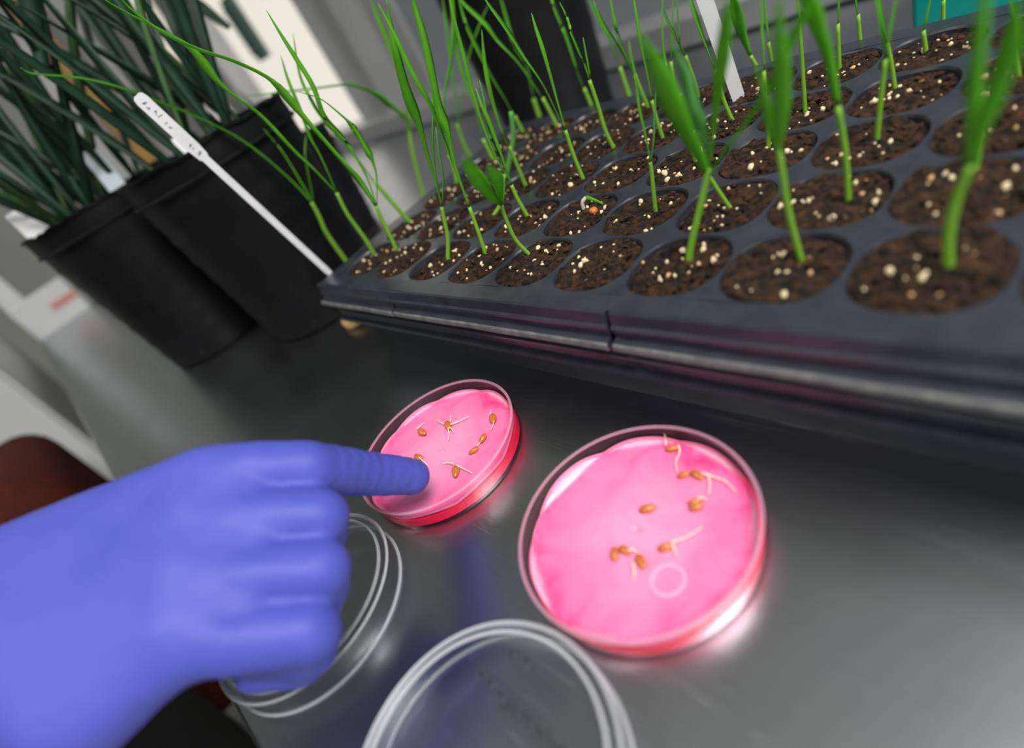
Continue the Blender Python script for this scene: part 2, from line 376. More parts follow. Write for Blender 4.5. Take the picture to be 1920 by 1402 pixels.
# ================================================================== pots
def pot(name, cx, cy, rb, rt, H, label, ragged=0.0015, drain=True):
    t = tag(empty(name, (cx, cy, 0)), label, 'pot', 'black nursery pots')
    prof = [(0.0, 0.004), (rb - .003, 0.004)]
    # outer wall with stepped ribs
    n = 72; rows = 26
    vs, fs = [], []
    ring = []
    for q in range(rows + 1):
        z = 0.0 + H * q / rows
        ring.append((rb + (rt - rb) * (q / rows) + (0.0010 if q % 3 == 0 else 0.0), z))
    outer = [(rb - 0.004, 0.0)] + [(rb, 0.002)] + ring[1:]
    lip = [(rt + 0.002, H - 0.001), (rt + 0.0022, H + 0.001), (rt - 0.001, H + 0.001)]
    inner = [(rt - 0.0016, H - 0.004), (rb * 0.4 + rt * 0.6 - .002, H * 0.6), (rb - 0.002, 0.004), (0.001, 0.004)]
    prof = [(0.001, 0.0)] + outer + lip + inner
    vs, fs = lathe(prof, n)
    k = len(prof); rng = random.Random(int(cx * 1e4))
    o0 = 1 + len(outer)
    for i in range(n):                                   # torn, uneven rim
        d = rng.uniform(-1, 1) * ragged
        for q in (o0 - 1, o0, o0 + 1, o0 + 2):
            x, y, z = vs[i * k + q]; vs[i * k + q] = (x, y, z + d)
    from_py('pot_wall', vs, fs, 'pot_plastic', t)
    v2, f2 = lathe([(rt + 0.0003, H - 0.020), (rt + 0.0016, H - 0.019), (rt + 0.0016, H - 0.0175), (rt + 0.0002, H - 0.0165)], n)
    from_py('rim_band', v2, f2, 'pot_plastic', t)
    v3, f3 = lathe([(rb * 0.2 + rt * 0.8 - 0.004, H * 0.86), (rt * 0.5, H * 0.87), (0.002, H * 0.875)], 40)
    s = from_py('pot_soil', v3, f3, 'soil', t)
    if drain:
        for a in (-2.2, -1.2, -0.2, 1.9):
            c = Vector((math.cos(a) * (rb - 0.0002), math.sin(a) * (rb - 0.0002), 0.012))
            bm = bmesh.new(); bmesh.ops.create_uvsphere(bm, u_segments=10, v_segments=6, radius=0.004)
            for v in bm.verts: v.co = Vector((v.co.x * 0.4, v.co.y, v.co.z * 0.9)); v.co = Matrix.Rotation(a, 3, 'Z') @ v.co; v.co += c
            from_bm('drain_hole', bm, 'black_cloth', t)
    return t
pot('nursery_pot', 0.1005, 0.7373, 0.0605, 0.0777, 0.182, 'black ribbed nursery pot at the far left with the torn rim')
pot('nursery_pot', 0.1765, 0.5763, 0.0625, 0.0800, 0.180, 'black ribbed nursery pot right behind the long white tag')
pot('nursery_pot', 0.545, 0.530, 0.0660, 0.0820, 0.240, 'tall black ribbed nursery pot standing behind the seedling tray', drain=False)
pot('nursery_pot', 0.300, 0.745, 0.052, 0.064, 0.125, 'small black pot half hidden beyond the tray corner', drain=False)

# teal box behind the tray
tb = tag(empty('teal_box', (0.62, 0.02, 0)), 'teal plastic box behind the right end of the tray', 'box')
tb.location = (0.55, -0.05, 0)
def tpart(nm, a, bv=.003):
    o = box(nm, *a, 'teal_plastic', None, bv); shift(o, tb.location); o.location = (0, 0, 0); o.parent = tb
tpart('box_wall', (0.500, 0.505, -0.22, 0.145, 0.0, 0.13)); tpart('box_wall', (0.615, 0.62, -0.22, 0.145, 0.0, 0.13))
tpart('box_wall', (0.505, 0.615, 0.140, 0.145, 0.0, 0.13)); tpart('box_wall', (0.505, 0.615, -0.22, -0.215, 0.0, 0.13))
tpart('box_floor', (0.505, 0.615, -0.215, 0.140, 0.0, 0.004), .001); tpart('box_lid', (0.495, 0.625, -0.225, 0.150, 0.13, 0.137))

# ================================================================== seed trays
PT = 0.043; TX, TY, TZ = 0.1465, 0.4139, 0.0637
NR, NC = 5, 10
def cell_centre(r, c): return TX + (r + .5) * PT, TY - (c + .5) * PT
tray = tag(empty('plug_tray', (TX + NR * PT / 2, TY - NC * PT / 2, 0.0)), 'black plastic plug tray full of soil cells and seedlings', 'tray')
TL = Vector(tray.location)
def hole(a, hw=0.0207, ex=2.5):
    c, s = math.cos(a), math.sin(a)
    k = (abs(c) ** ex + abs(s) ** ex) ** (-1 / ex) * hw
    return k * c, k * s
NS = 32
XM0, XM1, YM0, YM1 = 0.0105, 0.0125, 0.0125, 0.016      # margins front, back, right end, left end
vs, fs = [], []
for r in range(NR):
    for c in range(NC):
        cx, cy = cell_centre(r, c); b = len(vs)
        for i in range(NS):
            a = 2 * PI * i / NS + PI / NS * 0
            hx, hy = hole(a); kk = PT / 2 / max(abs(math.cos(a)), abs(math.sin(a)))
            qx, qy = kk * math.cos(a), kk * math.sin(a)
            bend = noise.noise(Vector((cx + qx, cy + qy, 0)) * 40) * 0.0006
            vs.append((cx + qx, cy + qy, TZ + bend * (1 if 1 else 0)))
            vs.append((cx + hx * 1.015, cy + hy * 1.015, TZ + bend - 0.0001))
            vs.append((cx + hx * 0.985, cy + hy * 0.985, TZ + bend - 0.0012))
        for i in range(NS):
            j = (i + 1) % NS
            for q in range(2): fs.append((b + 3 * i + q, b + 3 * j + q, b + 3 * j + q + 1, b + 3 * i + q + 1))
X0, X1 = TX - XM0, TX + NR * PT + XM1; Y1, Y0 = TY + YM1, TY - NC * PT - YM0
def quad(a, b, c, d):
    k = len(vs); vs.extend([a, b, c, d]); fs.append((k, k + 1, k + 2, k + 3))
gx0, gx1, gy0, gy1 = TX, TX + NR * PT, TY - NC * PT, TY
quad((X0, Y0, TZ), (gx0, Y0, TZ), (gx0, Y1, TZ), (X0, Y1, TZ)); quad((gx1, Y0, TZ), (X1, Y0, TZ), (X1, Y1, TZ), (gx1, Y1, TZ))
quad((gx0, gy1, TZ), (gx1, gy1, TZ), (gx1, Y1, TZ), (gx0, Y1, TZ)); quad((gx0, Y0, TZ), (gx1, Y0, TZ), (gx1, gy0, TZ), (gx0, gy0, TZ))
me = bpy.data.meshes.new('deck'); me.from_pydata([tuple(Vector(v) - TL) for v in vs], [], fs)
bm = bmesh.new(); bm.from_mesh(me); bmesh.ops.remove_doubles(bm, verts=bm.verts, dist=0.00005); bmesh.ops.recalc_face_normals(bm, faces=bm.faces)
for f in bm.faces:
    if f.normal.z < -0.5: f.normal_flip()
bm.to_mesh(me); bm.free()
link('deck', me, 'tray_plastic', tray, True)
# cups
vs, fs = [], []
for i in range(NS):
    a = 2 * PI * i / NS
    hx, hy = hole(a)
    for kk, z in ((0.985, -0.0012), (0.95, -0.006), (0.72, -0.034), (0.62, -0.038), (0.02, -0.038)):
        vs.append((hx * kk, hy * kk, z))
for i in range(NS):
    j = (i + 1) % NS
    for q in range(4): fs.append((i * 5 + q, j * 5 + q, j * 5 + q + 1, i * 5 + q + 1))
cup = bpy.data.meshes.new('cell_cup'); cup.from_pydata(vs, [], fs); cup.materials.append(MATS['tray_plastic'])
for p in cup.polygons: p.use_smooth = True
for r in range(NR):
    for c in range(NC):
        cx, cy = cell_centre(r, c)
        o = bpy.data.objects.new('cell_cup', cup); o.parent = tray; o.location = (cx - TL.x, cy - TL.y, TZ); COL.objects.link(o)
def extrude_profile(prof, p0, p1, out, material, name, parent, origin, wob=0.0, seed=0, cap=True, nseg=14):
    """prof: (outward, z) pairs forming a closed loop, swept p0->p1"""
    p0, p1, out = Vector(p0), Vector(p1), Vector(out); vs, fs = [], []; k = len(prof)
    for i in range(nseg + 1):
        s = i / nseg; p = p0.lerp(p1, s)
        for u, z in prof:
            d = wob * noise.noise(Vector((p.x * 30 + seed, p.y * 30, z * 50)))
            vs.append(p + out * (u + d) + Vector((0, 0, z + d * 0.6)) - Vector(origin))
    for i in range(nseg):
        for q in range(k):
            q2 = (q + 1) % k; fs.append((i * k + q, i * k + q2, (i + 1) * k + q2, (i + 1) * k + q))
    fs.append(tuple(range(k - 1, -1, -1))); fs.append(tuple(range(nseg * k, nseg * k + k)))
    return from_py(name, vs, fs, material, parent, False)
def skirt_prof(z1, z0, lip=0.0035):
    h = z1 - z0
    return [(0.0, z1), (0.0012, z1 - 0.0005), (0.0022, z1 - h * .35), (0.0036, z1 - h * .40), (0.0036, z1 - h * .50), (0.0026, z1 - h * .55), (0.0032, z0 + lip + .001),
            (0.0062, z0 + lip), (0.0068, z0 + lip * .5), (0.0060, z0), (0.0044, z0), (0.0014, z0 + lip), (0.0008, z1 - h * .5), (-0.0012, z1 - 0.0012)]
UZ0 = 0.0478
cr1, cr2 = 0.325, 0.149
for k_, (ya, yb) in enumerate(((Y1 + 0.003, cr1 + 0.0007), (cr1 - 0.0007, cr2 + 0.0012), (cr2 - 0.0012, Y0 - 0.003))):
    o = extrude_profile(skirt_prof(TZ, UZ0), (X0, ya, 0), (X0, yb, 0), (-1, 0, 0), 'tray_plastic', 'front_skirt', tray, TL, wob=0.0012, seed=k_ * 7, nseg=24)
extrude_profile(skirt_prof(TZ, UZ0), (X0 - .002, Y1, 0), (X1 + .002, Y1, 0), (0, 1, 0), 'tray_plastic', 'end_skirt', tray, TL, wob=0.0008)
extrude_profile(skirt_prof(TZ, UZ0), (X0 - .002, Y0, 0), (X1 + .002, Y0, 0), (0, -1, 0), 'tray_plastic', 'end_skirt', tray, TL, wob=0.0008)
extrude_profile(skirt_prof(TZ, UZ0), (X1, Y1 + .003, 0), (X1, Y0 - .003, 0), (1, 0, 0), 'tray_plastic', 'back_skirt', tray, TL, wob=0.0008)
for k_, (ya, yb) in enumerate(((Y1 + 0.004, cr1 + 0.001), (cr1 - 0.001, cr2 + 0.0014), (cr2 - 0.0014, Y0 - 0.004))):
    o = extrude_profile([(0.0058, UZ0 + .0036), (0.0075, UZ0 + .0030), (0.0080, UZ0 + .0014), (0.0072, UZ0 - .0002), (0.0056, UZ0 + .0004)], (X0, ya, 0), (X0, yb, 0), (-1, 0, 0), 'tray_lip', 'rolled_lip', tray, TL, wob=0.0012, seed=k_ * 7, nseg=24)
    o['label'] = 'worn grey rolled lip of the front skirt'
# tray underneath
lt = tag(empty('carrier_tray', (TL.x, TL.y, 0.0)), 'second black tray nested underneath, its lower rim showing below', 'tray')
LZ1, LZ0 = 0.0470, 0.0315
for p0, p1, out, nm in (((X0 + .0005, Y1 - .006, 0), (X0 + .0005, Y0 + .002, 0), (-1, 0, 0), 'front_skirt'), ((X1, Y1 - .006, 0), (X1, Y0, 0), (1, 0, 0), 'back_skirt'),
                        ((X0, Y1 - .008, 0), (X1, Y1 - .008, 0), (0, 1, 0), 'end_skirt'), ((X0, Y0, 0), (X1, Y0, 0), (0, -1, 0), 'end_skirt')):
    extrude_profile(skirt_prof(LZ1, LZ0, .003), p0, p1, out, 'tray_plastic', nm, lt, lt.location, wob=0.0005, seed=3, nseg=20)
vs, fs = [], []
ins = 0.012
q0 = [(X0, Y0 + .004), (X1, Y0 + .004), (X1, Y1 - .010), (X0, Y1 - .010)]
q1 = [(X0 + ins, Y0 + ins), (X1 - ins, Y0 + ins), (X1 - ins, Y1 - ins - .01), (X0 + ins, Y1 - ins - .01)]
for (x, y) in q0: vs.append((x - TL.x, y - TL.y, LZ1 - .001))
for (x, y) in q1: vs.append((x - TL.x, y - TL.y, 0.0))
fs = [(0, 1, 5, 4), (1, 2, 6, 5), (2, 3, 7, 6), (3, 0, 4, 7), (4, 5, 6, 7)]
from_py('tub', vs, fs, 'tray_plastic', lt, False)

# ---------------------------------------------------------------- soil plugs with perlite
def ico(rad, sub, seed, sq=(1, 1, 1), rough=0.3):
    bm = bmesh.new(); bmesh.ops.create_icosphere(bm, subdivisions=sub, radius=1.0)
    for v in bm.verts:
        f = 1 + rough * noise.noise(v.co * 1.3 + Vector((seed * 3.7, seed, 0)))
        v.co = Vector((v.co.x * f * sq[0], v.co.y * f * sq[1], v.co.z * f * sq[2])) * rad
    return bm
GR = []
for k in range(6):
    bm = ico(1.0, 2 if k < 2 else 1, k, (1, random.uniform(.65, .95), random.uniform(.55, .85)), 0.55)
    me = bpy.data.meshes.new('perlite_grain'); bm.to_mesh(me); bm.free(); me.materials.append(MATS['perlite' if k != 3 else 'vermiculite'])
    for p in me.polygons: p.use_smooth = True
    GR.append(me)
grain_list = []
plugs = {}
for r in range(NR):
    for c in range(NC):
        cx, cy = cell_centre(r, c); rng = random.Random(r * 100 + c)
        zc = TZ - rng.uniform(0.0002, 0.0026)
        tilt = Vector((rng.uniform(-.08, .08), rng.uniform(-.08, .08)))
        vs, fs = [], []; nr_, na = 22, 56
        def sz(x, y):
            P_ = Vector((cx + x, cy + y, 0))
            edge = max(0.0, (math.hypot(x, y) - .013) / .007)
            return (zc + tilt.x * x + tilt.y * y + 0.0022 * noise.noise(P_ * 110) + 0.0016 * noise.noise(P_ * 260) + 0.0009 * noise.noise(P_ * 600) - 0.0004 * edge * edge)
        for i in range(nr_ + 1):
            for k in range(na):
                a = 2 * PI * k / na; hx, hy = hole(a, 0.0214); f = i / nr_
                x, y = hx * f, hy * f
                vs.append((x, y, (sz(x, y) if i < nr_ else sz(x, y) - 0.005) - 0.0))
        for i in range(nr_):
            for k in range(na):
                k2 = (k + 1) % na; fs.append((i * na + k, i * na + k2, (i + 1) * na + k2, (i + 1) * na + k))
        vs = [(x, y, z - zc) for x, y, z in vs]
        ordc = ORD[c]
        o = from_py('soil_plug', vs, fs, 'soil')
        o.location = (cx, cy, zc)
        tag(o, 'soil plug with pale grains in the %s, %s cell from the left end' % (ROW[r], ordc), 'soil', 'soil plugs in the plug tray')
        plugs[(r, c)] = (o, sz)
        n = rng.randint(13, 20)
        for k in range(n):
            a, rr = rng.uniform(0, 2 * PI), 0.0175 * math.sqrt(rng.random())
            x, y = rr * math.cos(a), rr * math.sin(a)
            s = rng.choice((.0006, .0007, .0008, .0010, .0012, .0015, .0018)) * rng.uniform(.8, 1.15)
            z = sz(x, y)
            px, py, dep = px_of((cx + x, cy + y, z))
            vis = -20 < px < 1940 and -20 < py < 1420
            grain_list.append((s / dep * FPX * 2 if vis else 0, r, c, x, y, z - zc + s * .25, s, rng.randrange(6), rng.uniform(0, 6.28)))
grain_list.sort(key=lambda g: -g[0])
rest = {}
for i, (size, r, c, x, y, z, s, k, a) in enumerate(grain_list):
    if i < 290 and size > 7:
        o = bpy.data.objects.new('perlite_grain', GR[k]); o.parent = plugs[(r, c)][0]
        o.location = (x, y, z); o.scale = (s, s, s); o.rotation_euler = (a, a * .7, a * 1.7); COL.objects.link(o)
    else:
        rest.setdefault((r, c), []).append((x, y, z, s, a, k))
for (r, c), L in rest.items():
    bm = bmesh.new()
    for x, y, z, s, a, k in L:
        rr = bmesh.ops.create_icosphere(bm, subdivisions=1, radius=s)
        M_ = Matrix.Translation((x, y, z)) @ Matrix.Rotation(a, 4, 'Z') @ Matrix.Diagonal((1, .8, .7, 1))
        for v in rr['verts']: v.co = M_ @ v.co
    o = from_bm('perlite', bm, 'perlite', plugs[(r, c)][0], True); o['kind'] = 'stuff'
for (r, c), (po, sz_) in plugs.items():
    rng = random.Random(r * 77 + c); bm = bmesh.new(); zc = po.location.z
    for k in range(70):
        a, rr = rng.uniform(0, 2 * PI), 0.0195 * math.sqrt(rng.random()); x, y = rr * math.cos(a), rr * math.sin(a); s_ = rng.uniform(.0004, .0017)
        q = bmesh.ops.create_icosphere(bm, subdivisions=1, radius=s_)
        M_ = Matrix.Translation((x, y, sz_(x, y) - zc + s_ * .1)) @ Matrix.Rotation(a * 3, 4, 'Z') @ Matrix.Diagonal((1.3, .8, .7, 1))
        for v in q['verts']: v.co = M_ @ (v.co * rng.uniform(.75, 1.2))
    o = from_bm('soil_crumbs', bm, 'soil_crumb', po, False); o['kind'] = 'stuff'

# ---------------------------------------------------------------- seedlings
def seedling_points(base, pts, pull):
    """pixels of a blade -> points on the upright plane that faces the camera at the seedling's root; pull leans it towards the viewer"""
    n = Vector((CAM.x - base.x, CAM.y - base.y, 0)).normalized(); out = []
    L = len(pts)
    for i, (px, py) in enumerate(pts):
        d = ray(px, py); t = (base - CAM).dot(n) / d.dot(n)
        t *= 1 - pull * (i / max(1, L - 1)) ** 1.4
        out.append(CAM + d * t)
    return out
used = {}
def seedling(base_px, stem, leaves, extra='', z=0.0605, stemw=9, mats=('stem_green', 'seedling_leaf')):
    """stem: pixel list from the root upwards; leaves: list of (pixel list, width px, pull, twist[, material])"""
    b = on_z(base_px[0], base_px[1], z)
    c = int((TY - b.y) / PT); r = int((b.x - TX) / PT); c = max(0, min(NC - 1, c)); r = max(0, min(NR - 1, r))
    cx, cy = cell_centre(r, c)
    if (r, c) in plugs:
        zz = plugs[(r, c)][1](b.x - cx, b.y - cy); b = on_z(base_px[0], base_px[1], zz)
    t = empty('wheat_seedling', b - Vector((0, 0, .002)))
    nb = len(leaves)
    key = (r, c); used[key] = used.get(key, 0) + 1
    desc = {0: 'bare wheat seedling', 1: 'single-bladed wheat seedling', 2: 'two-bladed wheat seedling', 3: 'three-bladed wheat seedling'}.get(nb, 'many-bladed wheat seedling')
    if extra: desc += ' ' + extra
    tag(t, '%s in the %s, %s cell' % (desc, ROW[r], ORD[c]), 'seedling', 'wheat seedlings in the tray')
    O = Vector(t.location)
    sp = seedling_points(b, [base_px] + stem, 0.0)
    sp = [b - Vector((0, 0, 0.002))] + sp
    dep = px_of(b)[2]
    vs, fs = tube([p - O for p in sp], lambda s: stemw * dep / FPX / 2 * (1.0 - 0.25 * s), 8, 5)
    from_py('stem', vs, fs, mats[0], t)
    for lf in leaves:
        pts, wpx, pull, tw = lf[:4]; wpx *= 1.6 if wpx < 18 else (1.25 if wpx < 30 else 1.05); mm = lf[4] if len(lf) > 4 else mats[1]
        lp = seedling_points(b, pts, pull)
        wm = wpx * px_of(lp[len(lp) // 2])[2] / FPX
        w0 = stemw * 0.75 * dep / FPX
        def wd(s, wm=wm, w0=w0):
            g_ = .55 if wm > .0055 else .3
            if s < g_: return w0 + (wm - w0) * (s / g_) ** .9
            return wm * (1 - ((s - g_) / (1 - g_)) ** 1.7) + 0.0003
        vs, fs = blade([p - O for p in lp], wd, tw)
        from_py('leaf_blade', vs, fs, mm, t)
    return t
PALE = 'seedling_pale'
seedling((648, 488), [(613, 438), (598, 405), (584, 379)], [
    ([(584, 379), (547, 339), (492, 290), (437, 251), (365, 215), (292, 186), (219, 160), (146, 144), (62, 137), (38, 126)], 15, .05, .3),
    ([(586, 378), (569, 350), (529, 284), (494, 241)], 6, 0, .3), ([(587, 375), (577, 328), (571, 292), (574, 250)], 9, -.03, .5)], 'with one blade arching far left')
seedling((702, 477), [(684, 447), (652, 402), (631, 361)], [
    ([(631, 361), (589, 317), (551, 282), (484, 211), (413, 157), (365, 98), (321, 65), (237, 22), (190, -5)], 17, .06, .3),
    ([(631, 361), (600, 292), (581, 257), (565, 211), (541, 152), (526, 103)], 13, 0, .4)], 'leaning left')
seedling((747, 476), [(734, 447), (715, 409), (705, 386)], [
    ([(705, 386), (674, 338), (646, 306), (565, 214), (511, 152), (444, 115), (371, 90), (306, 60), (250, 20), (220, -10)], 22, .08, .25),
    ([(705, 386), (690, 340), (673, 306), (646, 260), (608, 217), (587, 162), (554, 108), (527, 65), (499, 19)], 17, 0, .4),
    ([(706, 385), (705, 330), (698, 300), (687, 279), (662, 238), (633, 209), (600, 184), (560, 172)], 9, .02, .4)], 'with its pale lower stem showing', mats=('stem_green', 'seedling_leaf'))
seedling((772, 420), [(736, 380), (700, 338)], [([(700, 338), (672, 300), (640, 262), (606, 222), (585, 190), (562, 140), (549, 62)], 18, 0, .3)], 'lying far over to the left')
seedling((793, 365), [(773, 284), (764, 215)], [([(764, 215), (757, 170), (745, 130), (728, 80), (705, 25), (690, -20)], 14, 0, .5),
    ([(770, 255), (762, 222), (735, 200), (705, 176), (656, 158), (600, 163), (522, 173), (459, 180)], 13, .10, .3)], 'arching over to the left')
seedling((840, 483), [(840, 447), (834, 417), (828, 388)], [
    ([(828, 388), (815, 335), (800, 285), (785, 230), (765, 180), (748, 120), (735, 60), (724, -5)], 24, .05, .25),
    ([(828, 385), (830, 335), (823, 292), (817, 238)], 13, 0, .4, PALE),
    ([(828, 388), (815, 320), (810, 250), (812, 197), (808, 130), (790, 60), (771, 5)], 10, 0, .4)], 'standing tall')
seedling((913, 484), [(901, 447), (880, 388)], [
    ([(880, 388), (863, 342), (850, 300), (840, 249), (824, 205), (810, 140), (797, 80), (780, 20), (768, -20)], 25, .04, .25),
    ([(878, 384), (855, 325), (832, 262), (806, 195), (771, 133), (741, 68), (708, 5)], 17, 0, .4)], 'with a broad blade')
seedling((996, 481), [(967, 450), (948, 409), (940, 384)], [
    ([(940, 384), (927, 374), (905, 349), (884, 318), (868, 292)], 24, .30, .2),
    ([(940, 384), (936, 350), (928, 330), (915, 310)], 24, .30, .2)], 'with a white root collar')
seedling((991, 409), [(971, 374), (959, 347)], [([(959, 347), (944, 305), (929, 262), (914, 222), (902, 195), (892, 165)], 22, 0, .3), ([(959, 347), (936, 290), (917, 249), (909, 197), (899, 150)], 9, 0, .5, PALE)], 'beside the dark seam')
seedling((985, 347), [(971, 313), (955, 274)], [([(955, 274), (940, 245), (926, 201), (915, 155), (908, 110), (903, 55)], 17, 0, .4)])
seedling((948, 338), [(955, 300), (962, 255), (958, 209)], [], 'with a rolled blue-green tip', stemw=12, mats=(PALE, PALE))
seedling((924, 407), [(940, 378), (945, 326)], [([(945, 326), (927, 290), (905, 235), (885, 170), (868, 100), (850, 30), (842, -10)], 15, 0, .4)], 'beside an orange seed')
seedling((982, 251), [(965, 217)], [([(965, 217), (944, 180), (920, 140), (895, 90), (872, 40), (858, -10)], 13, 0, .4)], 'leaning over the far left corner')
seedling((1046, 240), [(1040, 227), (1017, 183)], [([(1017, 183), (975, 121), (934, 77), (911, 46), (871, 8), (850, -20)], 11, 0, .5)], 'with a thin stooping blade')
seedling((1092, 333), [(1075, 290), (1060, 244)], [
    ([(1060, 244), (1045, 195), (1030, 140), (1015, 88), (1004, 54), (996, 24)], 25, 0, .2), ([(1058, 240), (1021, 162), (986, 110), (954, 60), (923, 17), (905, -8)], 19, 0, .3)], 'with a bright broad blade')
seedling((1111, 204), [(1095, 165)], [([(1095, 165), (1079, 125), (1066, 85), (1052, 45), (1036, 5), (1025, -30)], 18, 0, .3)], 'in front of the tall pot')
seedling((1150, 277), [(1134, 242), (1121, 198), (1105, 150)], [([(1105, 150), (1090, 106), (1071, 60), (1061, 27), (1049, 4)], 11, 0, .3), ([(1106, 145), (1098, 100), (1093, 70)], 6, 0, .3)], 'short and thin')
seedling((1178, 175), [(1162, 125)], [([(1162, 125), (1145, 79), (1122, 35), (1100, -10)], 11, 0, .3)])
seedling((1216, 204), [(1203, 173), (1190, 140)], [([(1190, 140), (1168, 90), (1152, 42), (1143, -10)], 14, 0, .3), ([(1188, 135), (1157, 83), (1132, 46), (1112, 0)], 13, 0, .3)])
seedling((1229, 394), [(1222, 325), (1219, 304)], [
    ([(1219, 304), (1210, 258), (1197, 200), (1191, 146), (1182, 104), (1179, 77)], 10, 0, .3), ([(1219, 304), (1224, 265), (1227, 210), (1228, 156)], 8, 0, .3, PALE)], 'forked low down')
seedling((1243, 260), [(1232, 227), (1222, 188)], [([(1222, 188), (1212, 135), (1201, 83), (1193, 31), (1186, -15)], 13, 0, .3)])
seedling((1292, 485), [(1298, 450), (1312, 392), (1324, 340), (1328, 315)], [
    ([(1326, 325), (1308, 285), (1283, 240), (1255, 180), (1230, 120), (1201, 62)], 42, .16, .2),
    ([(1330, 312), (1320, 250), (1303, 208), (1287, 146), (1274, 115), (1262, 82)], 22, .04, .3, PALE),
    ([(1330, 330), (1352, 290), (1378, 255), (1414, 205), (1449, 150), (1483, 80), (1507, 25), (1525, -20)], 36, .18, .2),
    ([(1328, 315), (1338, 240), (1347, 167), (1354, 104), (1361, 45), (1367, -15)], 32, .14, .2)], 'with broad blurred blades', stemw=15)
seedling((1368, 389), [(1342, 350), (1318, 310)], [([(1318, 310), (1295, 260), (1275, 210), (1255, 150)], 14, 0, .3)], 'bent behind a larger one')
seedling((1304, 301), [(1294, 270)], [([(1294, 270), (1275, 220), (1257, 150), (1245, 104), (1241, 42), (1243, -15)], 9, 0, .3)])
seedling((1310, 188), [(1303, 158), (1285, 104)], [([(1285, 104), (1266, 67), (1249, 31), (1236, -10)], 9, 0, .3), ([(1285, 104), (1274, 73), (1270, 20), (1266, -15)], 6, 0, .3)])
seedling((1264, 180), [(1258, 115)], [([(1258, 115), (1259, 62), (1262, -12)], 8, 0, .3)])
seedling((1375, 229), [(1357, 188), (1341, 129)], [([(1341, 129), (1320, 73), (1303, 25), (1290, -15)], 17, 0, .3)], 'beside the white stake')
seedling((1449, 123), [(1441, 79)], [([(1441, 79), (1435, 31), (1433, -15)], 10, 0, .3)])
seedling((1424, 135), [(1407, 104)], [([(1407, 104), (1391, 62), (1380, 21), (1373, -15)], 16, .08, .3)], 'with a broad leaning blade')
seedling((1441, 285), [(1439, 221), (1432, 133)], [([(1432, 133), (1428, 60), (1424, -20)], 12, 0, .3)], 'tall and straight')
seedling((1501, 484), [(1479, 398), (1465, 310), (1461, 283)], [
    ([(1461, 283), (1466, 221), (1466, 133), (1462, 66), (1460, -15)], 27, .12, .2), ([(1461, 290), (1446, 240), (1432, 175), (1420, 120)], 13, .05, .3)], 'with a blurred upright blade', stemw=13)
seedling((1510, 212), [(1505, 133), (1499, 44)], [([(1499, 44), (1492, -20)], 10, 0, .3)], 'straight stalked')
seedling((1591, 378), [(1585, 287), (1571, 199)], [([(1571, 199), (1554, 111), (1530, 40), (1510, -20), (1485, -90)], 28, .10, .2)], 'with one broad leaning blade', stemw=13)
seedling((1574, 128), [(1571, 44)], [([(1571, 44), (1572, -30)], 9, 0, .3)], 'straight and slender')
seedling((1614, 91), [(1609, 27)], [([(1609, 27), (1602, -30)], 8, 0, .3)])
seedling((1644, 263), [(1651, 190), (1660, 111)], [([(1660, 111), (1669, 44), (1684, -20)], 13, 0, .3), ([(1661, 105), (1650, 30), (1640, -20)], 13, 0, .3)], 'forked near the top', stemw=11)
seedling((1679, 175), [(1672, 124), (1664, 80)], [([(1664, 80), (1655, 30), (1645, -25)], 11, 0, .3)])
seedling((1737, 104), [(1731, 57)], [([(1731, 57), (1737, 27), (1748, -20)], 10, 0, .3)], 'kinked', stemw=10)
seedling((1768, 42), [(1769, 0)], [([(1769, 0), (1772, -40)], 8, 0, .3)])
seedling((1779, 513), [(1779, 442), (1793, 376), (1819, 310)], [
    ([(1819, 310), (1841, 243), (1866, 175), (1905, 90), (1950, 0), (1990, -80)], 38, .18, .15), ([(1816, 318), (1824, 243), (1828, 155), (1838, 66), (1848, -20), (1855, -90)], 22, .10, .2)], 'nearest and thickest', stemw=21)
seedling((1826, 336), [(1835, 290), (1848, 230)], [([(1848, 230), (1870, 150), (1895, 60), (1910, -10)], 22, .05, .2)], 'behind the thickest one', stemw=12)
seedling((1911, 150), [(1906, 90)], [([(1906, 90), (1899, 35), (1893, -20)], 11, 0, .3)])
seedling((885, 300), [(869, 270), (857, 232)], [([(857, 232), (852, 180), (845, 120), (838, 60), (828, -15)], 14, 0, .3), ([(860, 238), (868, 160), (880, 100), (898, 48), (917, 6)], 9, 0, .3)], 'crossing bladed')
seedling((858, 350), [(852, 320), (842, 290)], [([(842, 290), (835, 240), (832, 180), (845, 110), (848, 40), (840, -15)], 15, 0, .3)], 'upright')
seedling((925, 300), [(905, 260)], [([(905, 260), (890, 200), (870, 150), (855, 90), (850, 15), (846, -20)], 17, 0, .3)], 'leaning')
seedling((1010, 215), [(1000, 185)], [([(1000, 185), (985, 120), (962, 80), (948, 30), (935, -15)], 14, 0, .3)], 'dark and distant')
for k_, v_ in used.items():
    if v_ > 1: print('SHARED CELL', k_, v_)

